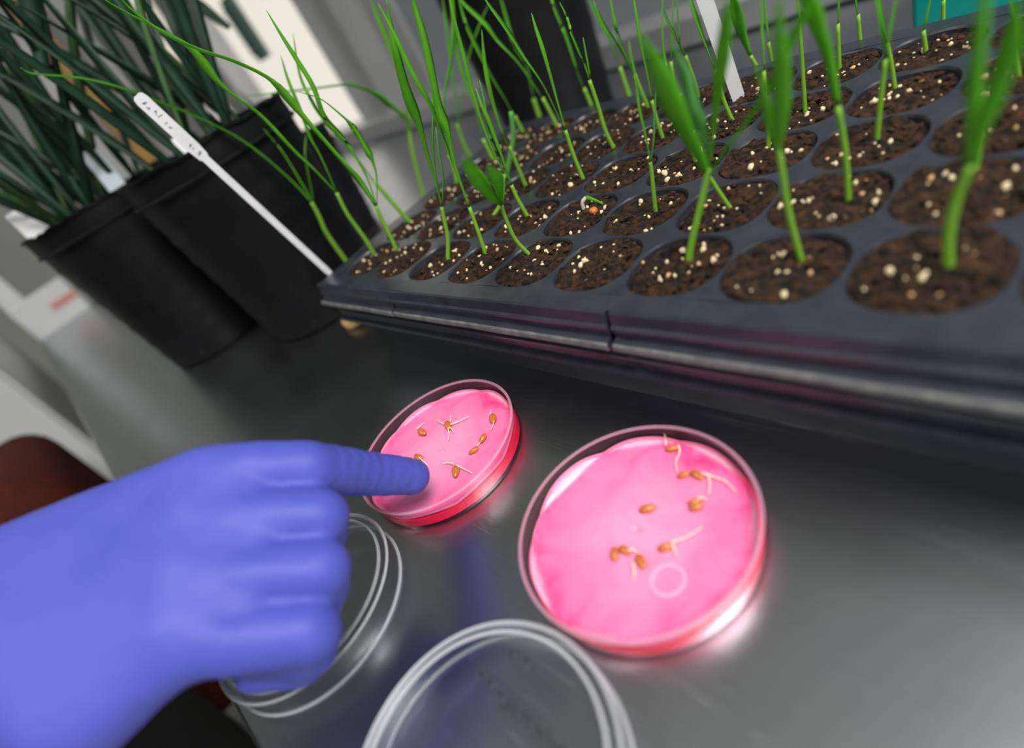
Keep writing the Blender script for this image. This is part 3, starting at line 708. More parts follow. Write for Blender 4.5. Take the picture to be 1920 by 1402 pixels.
# hooked sprout with its orange seed, and a second orange seed
zs = TZ - 0.003
hk = tag(empty('sprout', on_z(1096, 398, zs)), 'tiny hooked sprout bending over beside a reddish seed', 'sprout')
b = on_z(1096, 398, zs); O = Vector(hk.location)
pts = seedling_points(b, [(1096, 397), (1092, 380), (1099, 370), (1115, 375), (1138, 386)], 0)
vs, fs = tube([p - O for p in pts[:3]], 0.0011, 8, 6); from_py('white_shoot', vs, fs, 'stem_white', hk)
vs, fs = tube([p - O for p in pts[2:]], lambda s: 0.0012 * (1 - .6 * s), 8, 6); from_py('green_tip', vs, fs, 'seedling_leaf', hk)
def kernel_bm(L=0.0062, W=0.0032, H=0.0029):
    bm = bmesh.new(); bmesh.ops.create_uvsphere(bm, u_segments=20, v_segments=14, radius=1)
    for v in bm.verts:
        x, y, z = v.co.z, v.co.y, v.co.x
        taper = 1 - 0.22 * x
        crease = 0.28 * math.exp(-(y / 0.16) ** 2) * (1 - abs(x)) if z > 0 else 0
        v.co = Vector((x * L / 2, y * W / 2 * taper, (z - crease * max(z, 0)) * H / 2 * taper))
    return bm
for (px, py, lab) in ((1112, 395, 'reddish seed lying beside the hooked sprout'), (918, 413, 'orange seed half buried at the foot of a seedling')):
    o = from_bm('seed', kernel_bm(.0062, .0045, .0042), 'seed_orange'); o.location = on_z(px, py, TZ - .0020); o.rotation_euler = (0.2, 0.1, random.uniform(0, 3)); tag(o, lab, 'seed')

# ---------------------------------------------------------------- tags
def text_strokes(parent, p0, ux, uy, nrm, length, height, seed, material='ink', rad=0.00018, lines=1, jitter=1.0):
    rng = random.Random(seed); bmv, bmf = [], []
    x = 0.0
    while x < length:
        n = rng.randint(3, 4); pts = []
        for k in range(n):
            pts.append(p0 + ux * (x + rng.uniform(0, .6) * height * jitter) + uy * (rng.uniform(-.5, .5) * height) + nrm * 0.0001)
        v, f = tube(pts, rad, 4, 3)
        k0 = len(bmv); bmv += v; bmf += [tuple(i + k0 for i in q) for q in f]
        x += height * rng.uniform(.55, .9)
    return from_py('lettering', bmv, bmf, material, parent)
tg = tag(empty('plant_tag', (0, 0, 0)), 'long white plastic tag with dark lettering, stuck in the left tray corner', 'tag')
base = on_z(613, 507, TZ - .001); tg.location = base
n_ = Vector((CAM.x - base.x, CAM.y - base.y, 0)).normalized()
def tagpt(px, py):
    d = ray(px, py); return CAM + d * ((base - CAM).dot(n_) / d.dot(n_))
p_tip, p_neck, p_neck2 = tagpt(256, 178), tagpt(366, 274), tagpt(385, 296)
ax = (p_tip - base).normalized(); sd = ax.cross(n_).normalized(); nn = sd.cross(ax).normalized()
if nn.dot(CAM - base) < 0: nn = -nn
L_all = (p_tip - base).length; Ln = (p_neck - base).length; Ln2 = (p_neck2 - base).length
hw = 12.0 * px_of(p_neck)[2] / FPX; sw = 5.6 * px_of(base)[2] / FPX
def outline(parts):
    """(distance along axis, half width) list -> flat slab with thickness"""
    vs, fs = [], []; th = 0.0006
    for d, h in parts:
        for s, q in ((-1, -1), (1, -1), (1, 1), (-1, 1)): vs.append(ax * d + sd * (s * h) + nn * (q * th))
    m_ = len(parts)
    for i in range(m_ - 1):
        for k in range(4):
            k2 = (k + 1) % 4; fs.append((i * 4 + k, i * 4 + k2, (i + 1) * 4 + k2, (i + 1) * 4 + k))
    fs.append((3, 2, 1, 0)); q = (m_ - 1) * 4; fs.append((q, q + 1, q + 2, q + 3)); return vs, fs
vs, fs = outline([(-0.012, sw * .5), (0.0, sw), (Ln2, sw * 1.1), (Ln2 + .001, sw * 1.5)]); from_py('tag_stick', vs, fs, 'white_plastic', tg, False)
vs, fs = outline([(Ln2 + .001, sw * 1.5), (Ln, hw), (L_all - .004, hw), (L_all - .0012, hw * .85), (L_all, hw * .5)]); thd = from_py('tag_head', vs, fs, 'white_plastic', tg, False)
LH = L_all - Ln
for d, ln, sdn in ((L_all - LH * .12, .004, 1), (L_all - LH * .30, .004, 2), (L_all - LH * .47, .0055, 3), (L_all - LH * .93, .007, 4)):
    text_strokes(thd, ax * d + nn * .0006 - sd * (hw * .15) * 0, -ax, sd, nn, ln, hw * .9, sdn, 'ink', 0.00022)
# stake in the middle of the tray
sb = on_z(1388, 192, TZ - .004); stake = tag(empty('plant_stake', sb), 'blank white plastic stake standing among the seedlings', 'tag')
n2 = Vector((CAM.x - sb.x, CAM.y - sb.y, 0)).normalized()
def onp(px, py):
    d = ray(px, py); return CAM + d * ((sb - CAM).dot(n2) / d.dot(n2))
tp = onp(1322, 0); ax2 = (tp - sb).normalized(); sd2 = ax2.cross(n2).normalized(); nn2 = sd2.cross(ax2)
w2 = 11.0 * px_of(sb)[2] / FPX; vs, fs = [], []
for d, h in ((-.006, w2 * .8), (0.0, w2), (.04, w2 * 1.15), (.105, w2 * 1.2), (.107, w2 * .9)):
    for s, q in ((-1, -1), (1, -1), (1, 1), (-1, 1)): vs.append(ax2 * d + sd2 * (s * h) + nn2 * (q * .0006))
for i in range(4):
    for k in range(4):
        k2 = (k + 1) % 4; fs.append((i * 4 + k, i * 4 + k2, (i + 1) * 4 + k2, (i + 1) * 4 + k))
fs += [(3, 2, 1, 0), (16, 17, 18, 19)]
from_py('stake_blade', vs, fs, 'white_plastic', stake, False)
# tags in the pots
def pot_tag(name, px_bot, px_top, t_bot, wpx, label, material='white_plastic'):
    b_ = at(px_bot[0], px_bot[1], t_bot); t_ = at(px_top[0], px_top[1], t_bot * 1.0)
    e = tag(empty(name, b_), label, 'tag')
    a = (t_ - b_); L = a.length; a.normalize(); v = (CAM - b_).normalized(); s = a.cross(v).normalized(); n = s.cross(a)
    h = wpx * t_bot / FPX / 2; vs, fs = [], []
    for d, hh in ((-0.035, h * .35), (-0.012, h), (L - .001, h), (L, h * .94)):
        for q, r in ((-1, -1), (1, -1), (1, 1), (-1, 1)): vs.append(a * d + s * (q * hh) + n * (r * .0006))
    for i in range(3):
        for k in range(4):
            k2 = (k + 1) % 4; fs.append((i * 4 + k, i * 4 + k2, (i + 1) * 4 + k2, (i + 1) * 4 + k))
    fs += [(3, 2, 1, 0), (12, 13, 14, 15)]
    from_py('tag_blade', vs, fs, material, e, False)
pot_tag('plant_tag', (221, 352), (160, 276), 0.555, 32, 'pale blue-white tag slanting out of the left pot by its right side', 'blue_white_plastic')
pot_tag('plant_tag', (78, 442), (28, 395), 0.56, 40, 'short white tag at the left rim of the left pot')
pot_tag('plant_tag', (345, 292), (322, 262), 0.505, 24, 'stubby white tag behind the long tag, in the right pot')

# ---------------------------------------------------------------- wheat in the pots
def pot_plant(cx, cy, zt, n, seed, label, bias, spread, lens, extra=()):
    t = tag(empty('wheat_plant', (cx, cy, zt)), label, 'plant', 'mature wheat plants in the pots')
    rng = random.Random(seed)
    for k in range(n):
        a = rng.uniform(0, 2 * PI); rr = 0.045 * math.sqrt(rng.random())
        p = Vector((rr * math.cos(a), rr * math.sin(a), 0.0))
        L = rng.uniform(*lens); d = Vector((bias[0] + rng.gauss(0, spread), bias[1] + rng.gauss(0, spread), 1)).normalized()
        droop = rng.uniform(.0, .55) * Vector((d.x, d.y, -.35)) * L
        pts = [p + d * (L * s) + droop * s ** 2.5 for s in (0, .2, .4, .6, .8, 1)]
        wd = rng.uniform(.0045, .0105)
        vs, fs = blade([q + Vector((cx, cy, zt)) for q in pts], lambda s, wd=wd: wd * min(1, .35 + s * 3) * (1 - max(0, s - .45) / .55 * .95), rng.uniform(-.9, .9), .0004)
        vs = [v - Vector((cx, cy, zt)) for v in vs]
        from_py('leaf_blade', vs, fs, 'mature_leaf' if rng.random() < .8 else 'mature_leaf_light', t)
    for pts, wpx in extra:
        P3 = [at(x, y, tt) for x, y, tt in pts]; dep = sum(q[2] for q in pts) / len(pts)
        vs, fs = blade(P3, lambda s: wpx * dep / FPX * min(1, .5 + 2 * s) * (1 if s < .8 else 1 - (s - .8) * 2.5), .1, .0004)
        from_py('leaf_blade', [v - Vector((cx, cy, zt)) for v in vs], fs, 'mature_leaf', t)
    return t
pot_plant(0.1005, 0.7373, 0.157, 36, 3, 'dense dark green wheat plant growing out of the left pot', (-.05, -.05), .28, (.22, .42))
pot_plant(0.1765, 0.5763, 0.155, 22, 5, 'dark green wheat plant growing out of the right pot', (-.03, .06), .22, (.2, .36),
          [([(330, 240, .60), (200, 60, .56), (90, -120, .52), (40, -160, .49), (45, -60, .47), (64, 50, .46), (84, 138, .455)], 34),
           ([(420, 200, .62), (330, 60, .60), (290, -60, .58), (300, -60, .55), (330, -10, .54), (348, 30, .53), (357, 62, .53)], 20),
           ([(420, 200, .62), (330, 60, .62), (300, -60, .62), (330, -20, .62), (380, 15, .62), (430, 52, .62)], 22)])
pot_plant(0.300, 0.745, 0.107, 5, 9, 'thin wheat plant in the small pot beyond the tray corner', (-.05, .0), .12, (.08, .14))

# ================================================================== petri dishes
RD = 0.0466; ZD = 0.0145
D1, D2 = Vector((0.0750, 0.2476, 0)), Vector((0.0771, 0.1192, 0))
LA, LB = Vector((-0.0225, 0.2445, 0)), Vector((-0.0182, 0.1168, 0))
LAST = {}
def dish(name, c, R, H, material, label, liquid=None, invert=False):
    t = tag(empty(name, c), label, 'petri dish')
    e = 0.0011
    prof = [(R - 0.0016, 0.0), (R - 0.0004, 0.0005), (R, 0.0015), (R, H - .0006), (R - .0003, H), (R - e + .0002, H), (R - e, H - .0006), (R - e, 0.0016)]
    v, f = lathe(prof, 96)
    if invert: v = [(x, y, H - z) for x, y, z in v]
    from_py('wall', v, f, material, t)
    zb = 0.0003 if not invert else H - 0.0015
    v, f = lathe([(0.0003, zb), (R - 0.0013, zb), (R - 0.0012, zb + 0.0012), (0.0003, zb + 0.0012)], 96)
    top_ = from_py('base' if not invert else 'top', v, f, material, t); LAST['top'] = top_
    if invert:
        v, f = lathe([(R - .0052, H - .0004), (R - .0049, H + .0007), (R - .0041, H + .0007), (R - .0038, H - .0004)], 96, True)
        from_py('stacking_ring', v, f, 'clear_rim', t)
        v, f = lathe([(R - .0016, H - .0012), (R - .0006, H + .0002), (R + .0002, H - .0008), (R - .0006, H - .0016)], 96, True)
        from_py('top_edge', v, f, 'clear_rim', t)
    rz = H - .0005 if not invert else .0006
    v, f = lathe([(R + 0.0001, rz - .0006), (R + 0.0003, rz), (R, rz + .0005), (R - e + .0001, rz + .0005), (R - e - .0001, rz - .0003)], 96, True)
    o = from_py('rim', v, f, 'pink_rim' if liquid else 'clear_rim', t)
    if liquid:
        v, f = lathe([(0.0003, 0.0017), (R - e - .0004, 0.0017), (R - e - .0004, liquid), (R - e - .0016, liquid - .0003), (0.0003, liquid - .0003)], 96)
        o = from_py('dye_solution', v, f, 'pink_liquid', t); o['label'] = 'red dye solution pooled under the paper'
    return t
def rim_mat(name, col):
    m = bpy.data.materials.new(name); m.use_nodes = True; nt = m.node_tree; b = nt.nodes['Principled BSDF']
    out = [n for n in nt.nodes if n.type == 'OUTPUT_MATERIAL'][0]
    nz = nt.nodes.new('ShaderNodeTexNoise'); nz.inputs['Scale'].default_value = 80
    rr = nt.nodes.new('ShaderNodeValToRGB'); rr.color_ramp.elements[0].color = tuple(c * .85 for c in col) + (1,); rr.color_ramp.elements[1].color = tuple(col) + (1,)
    nt.links.new(nz.outputs['Fac'], rr.inputs[0]); nt.links.new(rr.outputs[0], b.inputs['Base Color'])
    b.inputs['Roughness'].default_value = 0.15; b.inputs['Specular IOR Level'].default_value = 0.8
    tr = nt.nodes.new('ShaderNodeBsdfTransparent'); mx = nt.nodes.new('ShaderNodeMixShader'); mx.inputs[0].default_value = 0.32 if col[1] < .7 else 0.45
    nt.links.new(tr.outputs[0], mx.inputs[1]); nt.links.new(b.outputs[0], mx.inputs[2]); nt.links.new(mx.outputs[0], out.inputs[0]); MATS[name] = m
rim_mat('pink_rim', (0.92, 0.55, 0.72)); rim_mat('clear_rim', (0.75, 0.75, 0.80))
dish('petri_dish', D1, RD, ZD, 'pink_clear', 'petri dish of pink paper and seeds touched by the gloved finger', 0.0062)
dish('petri_dish', D2, RD, ZD, 'pink_clear', 'nearer petri dish of pink paper and seeds, right of the writing-marked lid', 0.0062)
dish('petri_dish', LA, 0.0465, 0.0125, 'clear_plastic', 'clear empty petri lid lying under the gloved hand', None, True)
lb_ = dish('petri_dish', LB, 0.0470, 0.0125, 'clear_plastic', 'clear petri lid with faint marker writing in front', None, True)
# faint marker lines on the near lid
lid_top = LAST['top']
def lid_px(px, py): return on_z(px, py, 0.0127) - LB
def scribble(line, h, seed):
    rng = random.Random(seed); V, Fc = [], []
    for (x0, y0), (x1, y1) in line:
        a, b_ = lid_px(x0, y0), lid_px(x1, y1); u = (b_ - a); L = u.length; u.normalize(); s = Vector((-u.y, u.x, 0)); x = 0
        while x < L:
            pts = [a + u * (x + rng.uniform(0, .8) * h) + s * rng.uniform(-.5, .5) * h for _ in range(4)]
            v, f = tube(pts, 0.00042, 4, 4); k0 = len(V); V += v; Fc += [tuple(i + k0 for i in q) for q in f]; x += h * .85
    o = from_py('marker_writing', V, Fc, 'faint_ink', lid_top); o['label'] = 'faint dark marker writing'
scribble([((958, 1218), (1000, 1250))], 0.0036, 4)
scribble([((905, 1255), (945, 1318)), ((955, 1330), (1060, 1410))], 0.0042, 8)
# dyed filter papers, edge folded up in straight tabs
def paper(c, notch_px, label, seed, spare=6):
    R0 = 0.0480; zb = 0.0062; lit_tab = []; edge_ = []
    angs = sorted(math.atan2((on_z(px, py, .009) - c).y, (on_z(px, py, .009) - c).x) % (2 * PI) for px, py in notch_px)
    full = []
    for i, a in enumerate(angs):
        b_ = angs[(i + 1) % len(angs)]; gap = (b_ - a) % (2 * PI); k = max(1, round(gap / 0.8))
        for q in range(k): full.append(a + gap * q / k)
    rng = random.Random(seed); chords = []
    for i, a in enumerate(full):
        b_ = full[(i + 1) % len(full)]; gap = (b_ - a) % (2 * PI); mid = a + gap / 2
        chords.append((mid, gap / 2, R0 * math.cos(gap / 2) * .95, rng.uniform(.55, .75)))
    nr_, na = 26, 160; vs, fs = [], []
    for i in range(nr_ + 1):
        for k in range(na):
            a = 2 * PI * k / na; r = R0 * (i / nr_) ** .8
            p = Vector((r * math.cos(a), r * math.sin(a), 0)); z = zb + 0.0004 * noise.noise(Vector((p.x * 60 + seed, p.y * 60, 0)))
            lit = 0.0
            for mid, half, d, phi in chords:
                if abs((a - mid + PI) % (2 * PI) - PI) <= half:
                    n = Vector((math.cos(mid), math.sin(mid), 0)); e = p.dot(n) - d
                    if e > 0: p = p - n * e + n * e * math.cos(phi); z += e * math.sin(phi); lit = min(1.0, e / .0012)
            q = Vector((p.x, p.y, 0))
            if q.length > RD - .0022: q = q.normalized() * (RD - .0022)
            vs.append((q.x, q.y, z)); lit_tab.append(lit); edge_.append(max(0.0, min(1.0, (r - R0 + .0016) / .0010)))
    for i in range(nr_):
        for k in range(na):
            k2 = (k + 1) % na; fs.append((i * na + k, i * na + k2, (i + 1) * na + k2, (i + 1) * na + k))
    o = from_py('filter_paper', vs, fs, 'dyed_paper'); o.location = c
    for an, vals in (('lit_tab', lit_tab), ('edge', edge_)):
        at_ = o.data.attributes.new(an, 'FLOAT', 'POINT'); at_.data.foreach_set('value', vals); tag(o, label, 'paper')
    md = o.modifiers.new('thickness', 'SOLIDIFY'); md.thickness = 0.0003
    return o
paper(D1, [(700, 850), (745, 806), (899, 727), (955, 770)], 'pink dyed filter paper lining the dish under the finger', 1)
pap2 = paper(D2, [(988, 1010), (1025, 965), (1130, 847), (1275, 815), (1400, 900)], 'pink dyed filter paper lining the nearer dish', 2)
# seeds
ZP = 0.0064
def seed(e1, e2, label, roots=(), flat=1.0, zoff=0.0):
    a, b_ = on_z(*e1, ZP + .001), on_z(*e2, ZP + .001); mid = (a + b_) / 2; d = b_ - a; L = max(.0054, min(.0078, d.length * 1.1))
    t = tag(empty('wheat_seed', (mid.x, mid.y, ZP)), label, 'seed', 'germinating wheat seeds')
    o = from_bm('kernel', kernel_bm(L, L * .52, L * .46), 'kernel', t)
    o.location = (0, 0, L * .22 + zoff); o.rotation_euler = (random.uniform(-.4, .4), 0, math.atan2(d.y, d.x))
    for pts in roots:
        P3 = []
        for i, (x, y) in enumerate(pts):
            q = on_z(x, y, ZP + .001); P3.append(Vector((q.x - mid.x, q.y - mid.y, 0.0012 + (0.0012 if i == 0 else 0.0006 * math.sin(i)))))
        v, f = tube(P3, lambda s: 0.00034 * (1 - .5 * s), 6, 5); from_py('rootlet', v, f, 'rootlet', t)
    return t
seed((783, 805), (803, 818), 'germinating seed in the far dish, leftmost above the fingertip', [[(784, 806), (790, 799), (795, 794)]])
seed((838, 790), (845, 808), 'germinating seed in the far dish with a star of white rootlets', [[(841, 800), (825, 792), (822, 787)], [(842, 800), (862, 791), (880, 782)], [(841, 800), (843, 815), (842, 826)], [(842, 798), (846, 789), (846, 780)], [(843, 801), (849, 807), (851, 812)]])
seed((924, 779), (927, 794), 'germinating seed in the far dish nearest the upper right wall', [[(923, 783), (921, 775), (922, 770)], [(925, 785), (926, 797), (922, 806)]])
seed((911, 815), (900, 831), 'upper one of two touching seeds in the far dish')
seed((896, 840), (880, 851), 'lower one of two touching seeds in the far dish', [[(897, 838), (899, 834), (902, 830)]])
seed((856, 873), (855, 898), 'plump upright seed in the far dish right of the fingertip', [[(858, 875), (870, 880), (886, 888)], [(852, 872), (842, 869), (830, 870)]])
seed((779, 856), (792, 860), 'seed in the far dish directly behind the fingertip', [[(788, 860), (797, 868), (806, 877)]])
seed((1249, 842), (1272, 840), 'topmost seed in the nearer dish', [[(1250, 838), (1249, 825), (1246, 814)], [(1274, 838), (1275, 850), (1268, 868), (1270, 885)]])
seed((1272, 894), (1294, 886), 'left one of the seed pair below the topmost seed', [])
seed((1298, 885), (1318, 898), 'right one of the seed pair below the topmost seed', [[(1316, 890), (1340, 896), (1362, 905), (1380, 922)], [(1330, 895), (1331, 910), (1330, 930)]])
seed((1294, 944), (1312, 938), 'upper seed of the clump at the right in the nearer dish', [[(1310, 938), (1320, 935), (1328, 940)]])
seed((1296, 954), (1318, 949), 'lower seed of the clump at the right in the nearer dish', [], zoff=.0005)
seed((1201, 957), (1230, 951), 'lone pale seed in the middle of the nearer dish')
seed((1153, 1027), (1152, 1052), 'leftmost seed in the nearer dish')
seed((1163, 1026), (1183, 1038), 'seed between the two lower left seeds of the nearer dish', [[(1180, 1034), (1190, 1032), (1197, 1038)]])
seed((1196, 1042), (1209, 1066), 'lowest seed in the nearer dish', [[(1190, 1058), (1190, 1075), (1189, 1090)]])
seed((1235, 1030), (1262, 1022), 'seed in the nearer dish just above the pale ring', [[(1262, 1020), (1290, 1008), (1318, 990)], [(1262, 1022), (1266, 1034), (1270, 1045)]])
# pale ring-shaped blister in the near paper
mat('pale_pink', (0.80, 0.36, 0.54), 0.4, var=(0.78, 0.30, 0.48), scale=150)
cr = on_z(1252, 1087, ZP) - D2
v, f = lathe([(0.0046, -0.0006), (0.0052, .0002), (0.0064, .0002), (0.0071, -0.0006)], 40, True)
o = from_py('paper_blister', v, f, 'pale_pink', pap2); o.location = (cr.x, cr.y, 0.0066); o['label'] = 'pale ring-shaped blister'
# tan husk on the bench beside the pot
hb = on_z(662, 600, 0.0)
pts = [on_z(x, y, 0.0035) - hb for x, y in ((652, 588), (646, 600), (655, 610), (672, 606), (684, 596))]
v, f = tube(pts, lambda s: 0.0034 * (0.55 + .45 * math.sin(PI * min(1, s * 1.1 + .05))), 10, 6)
o = from_py('curled_husk', v, f, 'husk'); o.location = hb; tag(o, 'curled tan husk lying on the bench under the tray corner', 'husk')

# ================================================================== person: gloved right hand, sleeve, clothes
person = tag(empty('person', (-0.40, 0.60, -0.9)), "person in black pointing a blue-gloved index finger into the far dish", 'person')
PO = Vector(person.location)
def capsule(bm, a, b_, ra, rb, n=20, rings=5):
    """tapered capsule as a closed mesh"""
    a, b_ = Vector(a), Vector(b_); d = b_ - a; L = d.length; z = d.normalized() if L > 1e-6 else Vector((0, 0, 1))
    x = z.cross(Vector((0.31, 0.5, 0.8))).normalized(); y = z.cross(x); rows = []
    prof = [(-math.cos(PI / 2 * i / rings) * ra, math.sin(PI / 2 * i / rings) * ra) for i in range(rings + 1)]
    prof += [(L + math.sin(PI / 2 * i / rings) * rb, math.cos(PI / 2 * i / rings) * rb) for i in range(rings + 1)]
    for h, r in prof:
        if r < 1e-6: rows.append([bm.verts.new(a + z * h)])
        else: rows.append([bm.verts.new(a + z * h + x * (r * math.cos(2 * PI * k / n)) + y * (r * math.sin(2 * PI * k / n))) for k in range(n)])
    for i in range(len(rows) - 1):
        A, B = rows[i], rows[i + 1]
        for k in range(n):
            k2 = (k + 1) % n
            if len(A) == 1 and len(B) > 1: bm.faces.new((A[0], B[k2], B[k]))
            elif len(B) == 1 and len(A) > 1: bm.faces.new((A[k], A[k2], B[0]))
            elif len(A) > 1: bm.faces.new((A[k], A[k2], B[k2], B[k]))
hand = bmesh.new()
J = {}
J['wrist_u'] = at(10, 1085, .215); J['wrist_l'] = at(140, 1352, .185); J['wrist'] = at(-40, 1235, .198)
J['im'] = at(400, 884, .222); J['ip'] = at(582, 878, .229); J['id'] = at(702, 889, .256); J['it'] = at(771, 893, .271)
J['mm'] = at(378, 985, .210); J['mp'] = at(598, 968, .2165)
J['rm'] = at(352, 1090, .197); J['rp'] = at(603, 1068, .2045)
J['pm'] = at(335, 1208, .187); J['pp'] = at(580, 1186, .1955)
def cap(a, b_, ra, rb): capsule(hand, J[a] if isinstance(a, str) else a, J[b_] if isinstance(b_, str) else b_, ra, rb)
# palm and back of the hand
cap('wrist_u', 'im', .021, .0128); cap('wrist', 'mm', .0215, .0132); cap('wrist', 'rm', .0215, .0130); cap('wrist_l', 'pm', .019, .0122)
cap('im', 'mm', .0120, .0122); cap('mm', 'rm', .0122, .0120); cap('rm', 'pm', .0120, .0116)
midA = (J['im'] + J['mm']) / 2; midB = (J['rm'] + J['pm']) / 2
down = Vector((0.1, 0.0, -1)).normalized()
cap(J['wrist'] + down * .006, midA + down * .012, .020, .013); cap(J['wrist'] + down * .006, midB + down * .012, .020, .013)
cap(J['wrist_u'], J['wrist_l'], .020, .019)
# fingers
cap('im', 'ip', .0124, .0114); cap('ip', 'id', .0112, .0100); cap('id', 'it', .0100, .0092)
tipdir = (J['it'] - J['id']).normalized()
def curl(m_, p_, r0, r1, r2, dn=.024, bk=.022):
    pa, pb = J[m_], J[p_]; cap(pa, pb, r0, r1)
    f = (pb - pa).normalized(); d2 = (down - f * down.dot(f)).normalized()
    q = pb + d2 * dn - f * .004; cap(pb, q, r1, r2)
    s = q - f * bk + d2 * .002; cap(q, s, r2, r2 * .9)
    cap((pa + pb) / 2 + d2 * .008, pb + d2 * .010, r1 * .8, r1 * .85)
curl('mm', 'mp', .0124, .0112, .0092); curl('rm', 'rp', .0120, .0108, .0088); curl('pm', 'pp', .0122, .0112, .0085, .019, .017)
# webbing and the stretched glove that bridges the knuckles
for a0, a1, b0, b1, k in (('im', 'ip', 'mm', 'mp', .40), ('mm', 'mp', 'rm', 'rp', .50), ('rm', 'rp', 'pm', 'pp', .48)):
    A, B = (J[a0] + J[b0]) / 2, (J[a1] + J[b1]) / 2
    for j_ in (.25, .5, .75):
        cap(J[a0].lerp(J[b0], j_), J[a0].lerp(J[a1], k).lerp(J[b0].lerp(J[b1], k), j_), .0120, .0098)
for j_ in (.2, .4, .6, .8):
    cap(J['wrist_u'].lerp(J['wrist_l'], j_), J['im'].lerp(J['pm'], j_) , .0205, .0125)
for a0, b0 in (('im', 'mm'), ('mm', 'rm'), ('rm', 'pm')):
    for w0_, w1_, j_ in (('wrist_u', 'wrist', .5), ('wrist', 'wrist_l', .5)):
        cap(J[w0_].lerp(J[w1_], j_), J[a0].lerp(J[b0], .5), .0205, .0126)
# thumb folded under the palm on the far side
th0 = J['wrist_u'] + down * .012; th1 = at(250, 950, .235); th2 = at(400, 945, .240) + down * .012; th3 = at(500, 960, .236) + down * .012
cap(th0, th1, .018, .0135); cap(th1, th2, .0130, .0115); cap(th2, th3, .0112, .0092)
# forearm inside the glove cuff
fa = (J['wrist'] - (J['mm'] + J['rm']) / 2).normalized()
elbow = J['wrist'] + fa * .20 + Vector((-.02, 0.02, .03))
cap(J['wrist'], J['wrist'] + (elbow - J['wrist']) * .35, .0285, .031)
me = bpy.data.meshes.new('glove_src'); bmesh.ops.recalc_face_normals(hand, faces=hand.faces); hand.to_mesh(me); hand.free()
src = bpy.data.objects.new('glove_src', me); COL.objects.link(src)
md = src.modifiers.new('r', 'REMESH'); md.mode = 'VOXEL'; md.voxel_size = 0.0012
md = src.modifiers.new('s', 'SMOOTH'); md.factor = 0.5; md.iterations = 22
dg = bpy.context.evaluated_depsgraph_get(); dg.update()
gm = bpy.data.meshes.new_from_object(src.evaluated_get(dg)); bpy.data.objects.remove(src)
# creases of the thin glove
fi0, fi1 = J['ip'], J['it']; fdir = (fi1 - fi0); fl = fdir.length; fdir.normalize()
import numpy as np
nv = len(gm.vertices); co = np.empty(nv * 3); gm.vertices.foreach_get('co', co); co = co.reshape(-1, 3)
ed = np.empty(len(gm.edges) * 2, dtype=np.int64); gm.edges.foreach_get('vertices', ed); ed = ed.reshape(-1, 2)
deg = np.bincount(ed.ravel(), minlength=nv).astype(float)
mcp = np.array((J['mm'] + J['rm']) / 2); hx_ = np.array(((J['mp'] + J['rp']) / 2 - (J['mm'] + J['rm']) / 2).normalized())
along = (co - mcp) @ hx_
wsm = np.clip((0.016 - along) / 0.018, 0.0, 1.0)[:, None]           # full on the back of the hand, none on the fingers
for it in range(220):
    acc = np.stack([np.bincount(ed[:, 0], co[ed[:, 1], k], nv) + np.bincount(ed[:, 1], co[ed[:, 0], k], nv) for k in range(3)], 1) / deg[:, None]
    co += (acc - co) * 0.5 * wsm
for jn, hgt in (('im', .0010), ('mm', .0022), ('rm', .0022), ('pm', .0020)):   # knuckles under the glove
    c_ = np.array(J[jn]) + np.array((0, 0, .011)); dd = np.linalg.norm(co - c_, axis=1)
    co[:, 2] += hgt * np.exp(-(dd / .010) ** 2)
gm.vertices.foreach_set('co', co.ravel())
gm.update()
nrm = [v.normal.copy() for v in gm.vertices]
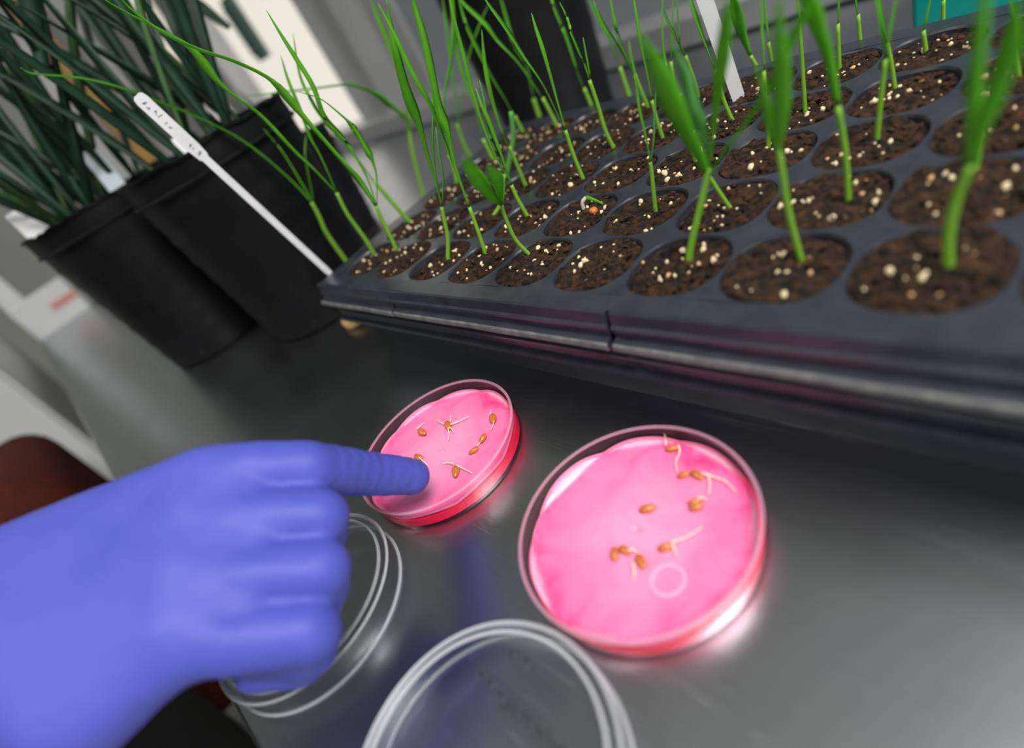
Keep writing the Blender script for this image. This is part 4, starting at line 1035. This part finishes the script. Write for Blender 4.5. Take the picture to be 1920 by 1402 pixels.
for v, n in zip(gm.vertices, nrm):
    s = (v.co - fi0).dot(fdir) / fl; rad = ((v.co - fi0) - fdir * (s * fl)).length
    d = 0.0
    if -.1 < s < 1.15 and rad < .02:
        wgt = max(0, min(1, s / .15)) * max(0, min(1, (1.2 - s) / .15))
        wob = noise.noise(v.co * 160) * 1.6
        d += -0.0006 * wgt * (0.5 + 0.5 * math.sin(s * 58 + wob * 2.2)) * (0.4 + 0.6 * noise.noise(v.co * 90 + Vector((5, 0, 0))))
    d += 0.0005 * noise.noise(v.co * 55) + 0.0002 * noise.noise(v.co * 140)
    v.co += n * d
for v in gm.vertices: v.co -= PO
gm.materials.clear(); gm.materials.append(MATS['glove'])
g = link('glove', gm, None, person, True); g['label'] = 'blue-violet nitrile glove on the pointing right hand'
# sleeve and clothes
def sweep(name, pts, rads, material, n=24):
    vs, fs = [], []; ps = catmull(pts, 6)
    m_ = len(ps)
    def rad(s):
        x = s * (len(rads) - 1); i = min(int(x), len(rads) - 2); return rads[i] + (rads[i + 1] - rads[i]) * (x - i)
    v, f = tube([p - PO for p in pts], rad, n, 6)
    return from_py(name, v, f, material, person)
cuff = J['wrist'] + (elbow - J['wrist']) * .33
shoulder = Vector((-0.40, 0.50, 0.44))
elb = Vector((-0.36, 0.40, 0.17))
sweep('sleeve', [cuff, cuff.lerp(elb, .5), elb, elb.lerp(shoulder, .5), shoulder], [.040, .047, .055, .062, .07], 'black_cloth')
def body_loft(name, rows, material, n=36):
    vs, fs = [], []
    for cx, cy, rx, ry, z in rows:
        for k in range(n):
            a = 2 * PI * k / n; vs.append(Vector((cx + rx * math.cos(a), cy + ry * math.sin(a), z)) - PO)
    for i in range(len(rows) - 1):
        for k in range(n):
            k2 = (k + 1) % n; fs.append((i * n + k, i * n + k2, (i + 1) * n + k2, (i + 1) * n + k))
    fs.append(tuple(range(n - 1, -1, -1))); fs.append(tuple(range((len(rows) - 1) * n, len(rows) * n)))
    return from_py(name, vs, fs, material, person)

# trunk and legs behind the bench edge
body_loft('trousers', [(-0.43, 0.60, .10, .13, -0.90), (-0.38, 0.60, .15, .18, -0.6), (-0.36, 0.60, .17, .20, -0.25), (-0.36, 0.60, .17, .20, -0.05), (-0.37, 0.60, .165, .195, 0.02)], 'black_cloth')
body_loft('jacket', [(-0.37, 0.60, .17, .20, -0.06), (-0.39, 0.60, .17, .20, 0.05), (-0.44, 0.58, .165, .20, 0.25), (-0.45, 0.56, .15, .20, 0.42), (-0.46, 0.55, .10, .14, 0.52), (-0.46, 0.55, .055, .06, 0.56)], 'black_cloth')
